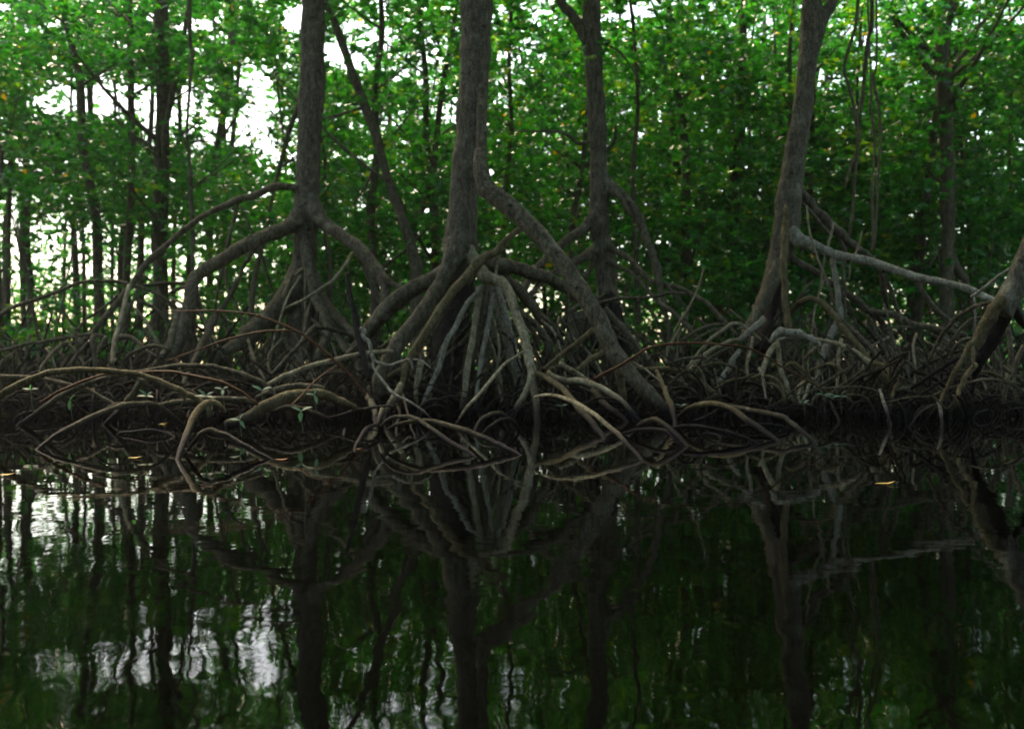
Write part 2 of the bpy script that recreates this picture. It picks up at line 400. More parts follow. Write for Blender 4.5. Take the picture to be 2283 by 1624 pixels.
# ================================================================= THE FOUR BIG MANGROVES AND THE LEANING ONE
def tree(name, label, trunk_rows, base, group='stilt-rooted mangroves along the bank'):
    t = empty('mangrove_tree', base, label, 'tree', group)
    return t
STUBS = {}
def root(t, rows, m='root', **kw):
    if m == 'root' and rows[0][3] > .055:
        L = 3.1 if len(rows) > 13 and t.get('label','').startswith('thickest') else .95
        out = [(*rows[0][:3], rows[0][3]*1.15)]; s = 0
        for a, b in zip(rows, rows[1:]):
            s += math.dist(a[:3], b[:3]); k = max(.80, 1.22-.42*s/L)
            out.append((*b[:3], b[3]*k))
            if s > L: break
        STUBS.setdefault(t.name, []).append(out)
    return tube_obj('prop_root', rows, M[m], t, **kw)
TRUNKS = {}
def finish(t):
    T = TRUNKS[t.name]
    for st in STUBS.get(t.name, []): T.add(st, sides=14, n=6, knots=False)
    T.build('trunk', M['trunk'], t, blend=True)
def spray(t, Y, cx, z0, z1, n, spread, m='root', rmin=.006, rmax=.022):
    for k in range(n):
        a = random.uniform(math.pi*.95, math.pi*2.05); d = random.uniform(.3, 1)*spread; z = random.uniform(z0, z1); r = random.uniform(rmin, rmax)
        sx = random.uniform(-.12, .12) + .35*math.cos(a)*spread*random.random()
        x0, y0 = cx+sx, Y+math.sin(a)*.12; x1, y1 = cx+sx+math.cos(a)*d, max(11.9, Y+math.sin(a)*d*.9)
        b = random.uniform(.05, .30)
        pts = [(x0, y0, z, r*1.25)]
        for q in (.25, .5, .75, 1):
            pts.append((x0+(x1-x0)*(q**.75)+random.uniform(-.03,.03), y0+(y1-y0)*q, z*(1-q**(1.2+b))-.05*(q==1), r*(1.2-.35*q)))
        tube_obj('prop_root', pts, M[random.choice(m)], t, kink=.6)
def trunkext(t, Y, ztop, lean=0.0):
    """rows for a trunk traced bottom-up whose top carries on above the frame to ztop"""
    rows = world(t, Y); a, b = rows[-2], rows[-1]
    d = (b[0]-a[0])/max(b[2]-a[2], .01)
    z = b[2]; r = b[3]; x = b[0]
    while z < ztop:
        z += 1.4; x += d*1.4*.6+random.uniform(-.06,.06); r *= .90; rows.append((x, Y+random.uniform(-.06,.06), z, r))
    return rows
def top_limbs(T, rows, n=5, zmin=6.0):
    top = [q for q in rows if q[2] > zmin]
    for k in range(n):
        b = random.choice(top); a = random.uniform(0, 6.28); L = random.uniform(1.2, 2.6)
        p = np.array(b[:3]); r = b[3]*.45; pts = [(*p, r)]
        for j in range(1, 4):
            p = p+np.array([math.cos(a), math.sin(a), .55+.2*j])*L/4; pts.append((*p, r*(1-.25*j)))
        T.add(pts, sides=7)

# ---- tree 1 (left)
Y = 15.4
t1 = empty('mangrove_tree', P(700, 900, Y).xyz*Vector((1,1,0)), 'big straight mangrove, leftmost of the thick trunks, with two arms arching from a high fork', 'tree', 'stilt-rooted mangroves along the bank')
rows = trunkext(tr('A2',(470,1060,230),(500,900,195),(505,700,195),(512,560,225),(515,450,225),(525,300,196),(528,150,180),(525,0,182),'T2',(525,1500,190),(545,1000,200),(556,850,205),(570,700,212),(562,400,195),(572,0,188)), Y, 11)
T = Tubes(); T.add(rows, sides=20, n=6, wob=.09); top_limbs(T, rows); TRUNKS[t1.name] = T
for rr, m in (
 (auto(tr('A2',(520,380,120),(480,500,150),(400,590,135),(300,640,115),(150,700,110),'A1',(2030,770,112),(1850,880,108),(1700,970,104),(1615,1050,100),(1585,1140,105),(1570,1270,108),(1530,1420,104),(1470,1600,95),'B1',(1380,500,85),(1300,600,70)), Y, 13.4, ''), 'root'),
 (auto(tr('A2',(560,330,60),(480,308,60),(400,288,58),(250,280,62),(150,330,58),'A1',(2030,375,56),(1970,395,62),(1800,462,46),(1600,580,45),(1400,750,50),(1230,900,50),(1120,1050,50),(1030,1180,58),(900,1330,52),(770,1490,44),'B1',(640,400,38),(540,580,30)), Y, 13.6, ''), 'root'),
 (auto(tr('A2',(520,330,130),(575,460,150),(650,570,120),(800,680,104),(950,790,108),(1060,920,104),(1130,1020,98),(1165,1110,80),(1160,1240,68),(1110,1340,58),(1050,1450,50),'B2',(1000,340,40)), Y, 13.6, ''), 'root'),
 (auto(tr('A2',(1140,1010,60),(1220,1070,50),(1300,1130,46),(1380,1200,40)), 14.2, 13.9, ''), 'root'),
 (auto(tr('A2',(480,980,200),(400,1120,175),(270,1290,165),(150,1410,160),(20,1530,150),'B1',(1960,380,110),(1840,440,80),(1750,530,55),(1700,600,40)), Y, 13.8, ''), 'root'),
 (auto(tr('A2',(480,650,100),(510,820,92),(550,1060,86),(620,1260,86),(690,1440,84),'B2',(690,290,76),(620,440,66),(560,600,56),(490,730,46)), Y-.1, 13.4, ''), 'root'),
 (auto(tr('A2',(560,1020,120),(620,1200,130),(720,1330,110),(840,1440,70),(930,1530,55),'B2',(1000,420,40)), Y, 13.9, ''), 'root'),
 (auto(tr('A2',(440,1050,150),(420,1250,150),(440,1450,130),(430,1620,110),'B2',(420,560,90),(400,700,60)), Y+.2, 14.2, ''), 'root'),
 (auto(tr('A2',(520,1100,120),(520,1300,95),(515,1500,80),(500,1623,65),'B2',(440,560,50),(370,720,40)), Y, 13.7, ''), 'root'),
 (auto(tr('A2',(560,1200,60),(590,1400,60),(585,1600,55),'B2',(590,420,45),(450,700,35)), Y, 13.9, ''), 'root'),
 (auto(tr('A2',(665,620,40),(690,800,32),(712,950,30),(716,1200,34),(725,1450,36)), Y, 15, ''), 'root'),
 (auto(tr('A2',(895,830,26),(830,940,28),(740,1050,34),(640,1120,26),(500,1210,24),(350,1285,22)), 14.9, 13.8, ''), 'pale'),
 (auto(tr('A2',(930,840,40),(990,930,42),(1050,1060,46),(1120,1230,44),(1180,1380,38)), 15, 14.6, ''), 'root'),
 (auto(tr('A2',(870,860,18),(870,1000,16),(840,1200,16),(790,1450,16)), 15, 15, ''), 'root'),
 (auto(tr('A2',(90,770,50),(40,860,40),'A1',(2020,940,30),(1960,1090,34),(1880,1230,40),(1800,1350,44),(1740,1520,36)), 15.2, 14.6, ''), 'root'),
 (auto(tr('A1',(1975,400,32),(1940,560,28),(1880,780,28),(1850,950,24),(1800,1200,24),(1760,1450,22)), 15.2, 14.8, ''), 'root'),
 (auto(tr('A1',(1995,440,14),(2070,600,18),(2150,780,22),(2200,930,24),(2240,1080,20),(2280,1180,16)), 15.3, 15.3, ''), 'root'),
 (auto(tr('A1',(1870,950,24),(1880,1100,26),(1950,1240,24),(2040,1450,22),'B1',(2090,430,20),(2200,640,16)), 15.2, 14, ''), 'root'),
 (auto(tr('A1',(1570,1090,38),(1450,1078,34),(1300,1085,32),(1170,1105,30),(1090,1115,28)), 14.4, 14.2, ''), 'root'),
 (auto(tr('A1',(1120,1110,30),(1000,1072,30),(850,1060,30),(680,1072,30),(450,1160,32),(250,1232,34),(100,1282,36),(0,1350,34),(-140,1430,34)), 14.2, 13.4, ''), 'root'),
 (auto(tr('A1',(1075,1100,40),(1045,1200,42),(1010,1350,42),(960,1520,42),'B1',(945,400,42),(925,540,36)), 14.1, 13.2, ''), 'pale'),
 (auto(tr('A1',(1140,1130,26),(1090,1260,26),(1030,1400,24),'B1',(960,330,22),(900,520,20)), 14.1, 13.4, ''), 'root'),
 (auto(tr('A1',(1120,1200,24),(1250,1270,30),(1350,1340,30),(1420,1440,26)), 14.1, 14, ''), 'root'),
 (auto(tr('A1',(1170,1110,24),(1300,1170,26),(1400,1230,28),(1500,1310,24)), 14.1, 14.1, ''), 'root'),
 (auto(tr('A1',(1180,1010,20),(1290,1100,22),(1360,1300,24),(1400,1420,22)), 14.4, 14.1, ''), 'root'),
 (auto(tr('A1',(1060,1250,24),(1170,1340,24),(1260,1480,28),'B1',(1320,380,26)), 14.1, 13.9, ''), 'pale'),
 (auto(tr('A1',(980,1180,26),(850,1290,24),(720,1380,22),(640,1480,18)), 14.1, 14, ''), 'root'),
 (auto(tr('A1',(1620,1150,60),(1660,1290,45),(1720,1480,36),'B1',(1730,330,30)), 14.3, 14, ''), 'root'),
 (auto(tr('A1',(1600,1200,60),(1590,1400,60),(1560,1600,55),'B1',(1540,480,45)), 14.2, 13.9, ''), 'root'),
 (auto(tr('A1',(1500,1300,70),(1440,1480,60),(1400,1600,60),'B1',(1310,500,50),(1240,590,40)), 14, 13.2, ''), 'root'),
 (auto(tr('A1',(1770,1380,60),(1700,1530,55),'B1',(1640,440,50),(1560,620,45),(1520,720,40)), 14, 12.8, ''), 'root'),
 (auto(tr('B1',(1000,310,50),(1080,310,42),(1150,360,34),(1240,440,28),(1330,480,26)), 13.4, 13.2, ''), 'root'),
 (auto(tr('B1',(1010,520,24),(1080,452,28),(1200,395,28),(1300,385,28),(1420,420,24)), 13.1, 13, ''), 'root'),
 (auto(tr('B1',(0,424,26),(200,372,28),(400,340,28),(700,292,28),(860,300,24)), 13.2, 13.4, ''), 'root'),
 (auto(tr('B1',(772,300,36),(782,430,38),(792,580,34)), 13, 12.8, ''), 'root'),
 (auto(tr('B1',(628,270,30),(640,440,28),(600,560,26)), 13.1, 13, ''), 'root'),
 (auto(tr('B1',(880,300,26),(780,470,26),(640,580,24),(480,640,20)), 13.3, 12.7, ''), 'root'),
 (auto(tr('B1',(560,350,28),(480,400,30),(390,500,30),(300,640,24)), 13.2, 12.6, ''), 'root'),
 (auto(tr('B1',(720,360,28),(640,460,30),(560,560,30)), 13.1, 12.9, ''), 'root'),
 (auto(tr('B2',(940,340,36),(860,290,40),(750,252,40),(620,226,42),(560,246,40),(480,345,38),(350,480,30),(220,630,24)), 13.6, 12.6, ''), 'root'),
 (auto(tr('B2',(310,330,28),(200,470,26),(220,640,24)), 13.6, 13, ''), 'root'),
 (auto(tr('B2',(30,330,24),(90,520,26),(180,680,20)), 13.5, 12.8, ''), 'root'),
 (auto(tr('B2',(760,280,60),(850,420,56),(960,520,50),(1060,560,40)), 13.5, 13, ''), 'root'),
): root(t1, rr, m)

# ---- tree 2 (centre)
Y = 13.0
t2 = empty('mangrove_tree', P(1030, 910, Y).xyz*Vector((1,1,0)), 'thickest central mangrove, one heavy prop root sweeping down to the right', 'tree', 'stilt-rooted mangroves along the bank')
rows = trunkext(tr('A2',(1760,1080,230),(1785,930,250),(1790,800,285),(1800,600,258),(1820,300,232),(1838,0,236),'T2',(1855,1500,232),(1880,1000,240),(1905,700,244),(1920,300,246),(1926,0,262)), Y, 11)
T = Tubes(); T.add(rows, sides=22, n=6, wob=.08); top_limbs(T, rows); TRUNKS[t2.name] = T
for rr, m in (
 (auto(tr('T2',(1940,500,40),(1962,800,70),(1968,1100,86),(1966,1350,96),'A2',(1952,0,104),(1960,150,130),(2000,290,150),(2100,370,158),'A3',(150,440,160),(320,585,150),(470,750,142),(600,900,140),(720,1080,146),(830,1250,148),(920,1400,150),'B3',(960,290,150),(1035,430,150),(1110,540,140),(1250,700,118),(1400,850,98),(1530,1000,72)), Y-.04, 11.2, 'b'), 'root'),
 (auto(tr('B3',(1060,500,90),(1085,620,74),(1110,780,64),(1138,975,54)), 11.9, 'g', 'b'), 'tan'),
 (auto(tr('A3',(310,560,60),(250,630,50),(100,765,50),'A2',(2110,800,62),(1950,900,74),(1800,1060,76),(1680,1200,72),(1560,1400,70),(1440,1580,66),'B2',(1390,440,60),(1335,560,52),(1318,650,48),(1295,800,42),(1288,930,34)), 12.8, 11.6, ''), 'tan'),
 (auto(tr('A2',(2115,790,22),(2095,920,24),(2080,1060,22)), 12.6, 12.6, ''), 'pale'),
 (auto(tr('A2',(1780,760,200),(1730,860,150),(1660,1020,124),(1590,1160,130),(1500,1300,134),(1380,1450,140),(1260,1600,132),'B2',(1200,500,130),(1140,620,130),(1080,780,110),(1040,900,80)), Y-.15, 11.9, ''), 'root'),
 (auto(tr('A2',(1780,880,160),(1700,960,130),(1580,1035,120),(1400,1130,140),(1250,1230,142),(1120,1360,130),(1010,1500,108),'B2',(930,390,84),(820,520,60)), Y+.1, 13.2, ''), 'root'),
 (auto(tr('A2',(1800,860,210),(1790,1050,230),(1730,1300,260),(1690,1560,280),'B2',(1680,500,260),(1670,760,200),(1660,950,150)), Y+.5, 12.6, ''), 'black'),  # black colour stands in for the shaded hollow between the legs
 (auto(tr('A2',(1825,700,60),(1870,830,110),(1930,940,120),(2020,1040,105),'A3',(60,1060,92),(130,1110,84),(195,1230,82),(245,1390,80),(290,1520,80),'B3',(325,440,80),(358,600,72),(340,680,66),(290,790,58),(230,890,48),(180,985,34)), Y, 11.3, 'b'), 'pale'),
 (auto(tr('B3',(350,620,60),(372,740,66),(390,880,60),(400,1020,54)), 11.8, 'g', 'b'), 'root'),
 (auto(tr('A2',(1975,1110,50),(1940,1150,44),(1850,1250,46),(1750,1440,42),'B2',(1680,330,44),(1620,540,42),(1550,700,40),(1465,895,32)), 12.5, 11.8, ''), 'grey'),
 (auto(tr('A2',(1960,1120,70),(1930,1300,58),(1890,1550,54),'B2',(1850,560,56),(1825,760,52),(1800,960,46)), 12.6, 12, ''), 'pale'),
 (auto(tr('A2',(1990,1120,60),(1985,1260,66),(1950,1450,66),'B2',(1910,420,60),(1880,560,50)), 12.7, 12.4, ''), 'root'),
 (auto(tr('A2',(2070,1080,36),(2045,1280,38),(2010,1500,40),'B2',(1970,480,38),(1930,720,32),(1905,930,28)), 12.6, 12, ''), 'grey'),
 (auto(tr('A2',(2030,1070,100),(2090,1160,100),(2150,1380,100),(2200,1560,102),'B3',(200,470,100),(240,640,90),(260,800,70)), 12.9, 12.5, ''), 'grey'),
 (auto(tr('A2',(2010,1150,24),(2030,1400,26),'B2',(2060,400,30),(2090,700,30),(2080,900,26)), 12.9, 12.5, ''), 'root'),
 (auto(tr('A2',(1870,880,110),(2000,915,112),'A3',(60,925,112),(220,955,112),(400,1010,110),(560,1070,100),(660,1140,92),(760,1230,80),(860,1330,74)), 13.2, 13.9, ''), 'root'),
 (auto(tr('A2',(2050,1000,80),'A3',(100,1030,72),(230,1120,84),(350,1270,86),(480,1420,84),(570,1560,80),'B3',(620,440,70)), 13.4, 13.8, ''), 'root'),
 (auto(tr('A3',(60,1120,50),(240,1300,54),(390,1430,62),(480,1550,60),'B3',(530,480,50)), 13.3, 13, ''), 'root'),
 (auto(tr('A2',(1830,1080,60),(1900,1140,54),(2020,1160,44),'A3',(90,1180,44),(190,1290,50),(330,1420,46),(420,1600,40)), 13.6, 13.6, ''), 'root'),
 (auto(tr('B3',(905,210,52),(800,300,46),(700,382,46),(560,490,42),(440,590,32)), 12.1, 11.9, ''), 'tan'),
 (auto(tr('B3',(1010,400,60),(900,460,50),(800,530,46),(720,590,40)), 12.6, 12.3, ''), 'tan'),
 (auto(tr('B3',(330,590,40),(400,605,42),(500,658,46),(620,750,52),(700,850,54),(800,950,58),(880,1050,58),(945,1140,44)), 11.9, 'g', 'b'), 'tan'),
 (auto(tr('B3',(490,600,40),(560,650,46),(650,668,50),(800,685,55),(950,740,50),(1100,840,50),(1180,930,50),(1255,1015,40)), 12, 'g', 'b'), 'pale'),
 (auto(tr('B3',(590,530,40),(700,595,46),(800,662,44),(860,690,36)), 12.2, 12, ''), 'pale'),
 (auto(tr('B3',(870,745,46),(950,860,50),(1070,950,50),(1140,1010,36)), 11.8, 'g', 'b'), 'root'),
 (auto(tr('B3',(1180,560,30),(1300,580,36),(1450,574,42),(1580,585,46),(1720,660,46),(1850,770,50),(1945,860,42)), 12.3, 12, ''), 'tan'),
 (auto(tr('B3',(1392,590,34),(1420,660,36),(1460,760,42),(1510,880,46),(1545,1035,38)), 11.7, 'g', 'b'), 'tan'),
 (auto(tr('B3',(1190,515,14),(1300,580,15),(1400,660,15),(1480,730,13)), 11.6, 11.4, ''), 'pale'),
 (auto(tr('B3',(1430,620,30),(1600,680,34),(1720,790,34),(1800,860,28)), 12.3, 12.1, ''), 'root'),
 (auto(tr('B3',(1290,700,26),(1390,790,30),(1500,900,30),(1560,980,26)), 12, 11.6, ''), 'root'),
 (auto(tr('B3',(480,580,30),(600,562,34),(700,600,26)), 12.3, 12.2, ''), 'tan'),
 (auto(tr('B3',(760,720,18),(900,790,22),(1000,840,22)), 12, 11.8, ''), 'root'),
 (auto(tr('A3',(960,1300,60),(1050,1390,56),(1150,1500,52),(1230,1600,48),'B3',(1330,500,40),(1380,580,30)), 13.8, 13.2, ''), 'root'),
 (auto(tr('A3',(860,1180,26),(700,1290,28),(600,1390,30),(520,1440,28),(420,1600,24)), 13.7, 13.4, ''), 'root'),
 (auto(tr('A3',(660,1110,26),(650,1250,24),(620,1400,24),(590,1560,24)), 13.3, 13.4, ''), 'root'),
 (auto(tr('A3',(1000,1150,14),(800,1240,14),(500,1330,14),(350,1480,14)), 13.9, 13.6, ''), 'root'),
 (auto(tr('B2',(1470,500,60),(1440,640,50),(1420,780,40),(1430,890,30)), 12.1, 11.9, ''), 'pale'),
 (auto(tr('B2',(1300,700,50),(1268,760,50),(1225,830,56),(1185,910,52),(1160,1000,40)), 11.7, 'g', 'b'), 'pale'),
 (auto(tr('B2',(1020,800,50),(1050,850,58),(1080,930,50),(1088,1035,34)), 11.8, 'g', 'b'), 'pale'),
 (auto(tr('B2',(1000,780,66),(1080,715,58),(1170,650,48),(1310,570,36)), 12.1, 12, ''), 'tan'),
 (auto(tr('B2',(950,500,50),(940,640,60),(920,760,56),(930,880,44)), 12.5, 12.2, ''), 'root'),
 (auto(tr('B2',(1310,780,24),(1350,920,20),(1380,1060,16),(1415,1138,14)), 11.7, 'g', 'b'), 'root'),
 (auto(tr('B2',(1250,850,24),(1290,940,26),(1260,1040,24),(1260,1120,20)), 11.8, 'g', 'b'), 'root'),
 (auto(tr('B2',(870,1010,30),(845,1060,30),(820,1120,22)), 12, 'g', 'b'), 'root'),
 (auto(tr('B2',(1880,280,36),(1780,370,30),(1640,480,26),(1560,580,22)), 12.5, 12.2, ''), 'root'),
 (auto(tr('B2',(1540,400,12),(1390,470,14),(1320,500,12)), 12, 12, ''), 'root'),
): root(t2, rr, m)

# ---- tree 3 (behind, right of centre)
Y = 15.6
t3 = empty('mangrove_tree', P(1345, 895, Y).xyz*Vector((1,1,0)), 'slimmer mangrove set back right of centre, its trunk forking at the top of the frame', 'tree', 'stilt-rooted mangroves along the bank')
rows = trunkext(tr('A3',(1000,1330,110),(965,1150,130),(940,1000,122),(930,800,132),(915,600,166),(912,300,162),(910,0,142),'T3',(905,1200,148),(890,900,150),(872,600,146),(852,300,156),(850,0,148)), Y, 11)
T = Tubes(); T.add(rows, sides=18, n=6, wob=.08); top_limbs(T, rows)
T.add(trunkext(tr('T3',(850,420,90),(800,300,110),(735,200,90),(665,100,80),(590,0,78)), Y-.05, 10), sides=12)
TRUNKS[t3.name] = T
for rr, m in (
 (auto(tr('A3',(960,1150,110),(1030,1280,110),(1070,1420,116),'B3',(1110,340,100),(1150,500,80)), Y, 15, ''), 'black'),
 (auto(tr('A3',(1010,800,60),(1022,1000,76),(1030,1200,80),(1030,1400,80)), Y+.4, Y+.2, ''), 'root'),
 (auto(tr('A3',(880,480,70),(820,590,80),(740,660,74),(620,740,70),(520,830,68),(420,930,60),(330,1060,56),(270,1160,50)), Y, 14.6, ''), 'root'),
 (auto(tr('A3',(900,780,80),(800,855,80),(700,905,74),(560,980,64),(440,1070,54),(330,1190,46)), Y, 14.6, ''), 'root'),
 (auto(tr('A3',(870,860,50),(835,960,40),(790,1060,34)), Y-.1, 15.4, ''), 'root'),
 (auto(tr('A3',(950,180,70),(1000,270,92),(1060,320,94),(1150,400,86),(1215,500,80),(1270,620,70),(1320,750,66),(1370,880,64),(1405,1000,58),(1425,1150,50),(1460,1320,44),(1500,1520,38),'B3',(1480,430,34)), Y, 14.4, ''), 'root'),
 (auto(tr('A3',(970,700,70),(1010,780,60),(1150,870,48),(1250,970,48),(1350,1060,48),(1450,1095,44),(1600,1132,38),(1750,1205,36),(1850,1290,36),(1960,1410,36),'B3',(2060,300,30)), Y, 14, ''), 'root'),
 (auto(tr('A3',(980,880,60),(1060,935,34),(1170,990,32),(1270,1080,36),(1340,1165,38),(1430,1250,38),(1580,1370,38),(1700,1500,36),(1760,1570,30)), Y, 14, ''), 'root'),
 (auto(tr('A3',(1480,1110,30),(1570,1210,32),(1645,1340,26),(1600,1440,20)), 14.6, 14.4, ''), 'root'),
 (auto(tr('A3',(890,1245,24),(1050,1212,28),(1200,1203,28),(1350,1195,28),(1480,1166,28),(1620,1165,26)), 14.3, 14.3, ''), 'root'),
 (auto(tr('A3',(740,1350,180),(760,1480,150),(700,1600,120)), 15.4, 15.2, ''), 'root'),
 (auto(tr('A3',(960,1200,90),(890,1350,80),(880,1500,80),'B3',(900,400,80)), 15.5, 15, ''), 'black'),
): root(t3, rr, m)
for rr in (world(tr('T3',(860,1170,34),(800,1180,32),(740,1192,32),(680,1145,28),(600,1100,25),(450,1090,20),(230,1083,14),(190,1000,10)), Y, 15),
           world(tr('T3',(930,360,22),(1010,390,20),(1090,440,20),(1200,590,18),(1290,790,14)), Y, 15.4),
           world(tr('T3',(960,1270,40),(1000,1230,36),(1045,1140,32),(1050,1040,22)), Y, 15.2)):
    tube_obj('branch', rr, M['trunk'], t3)

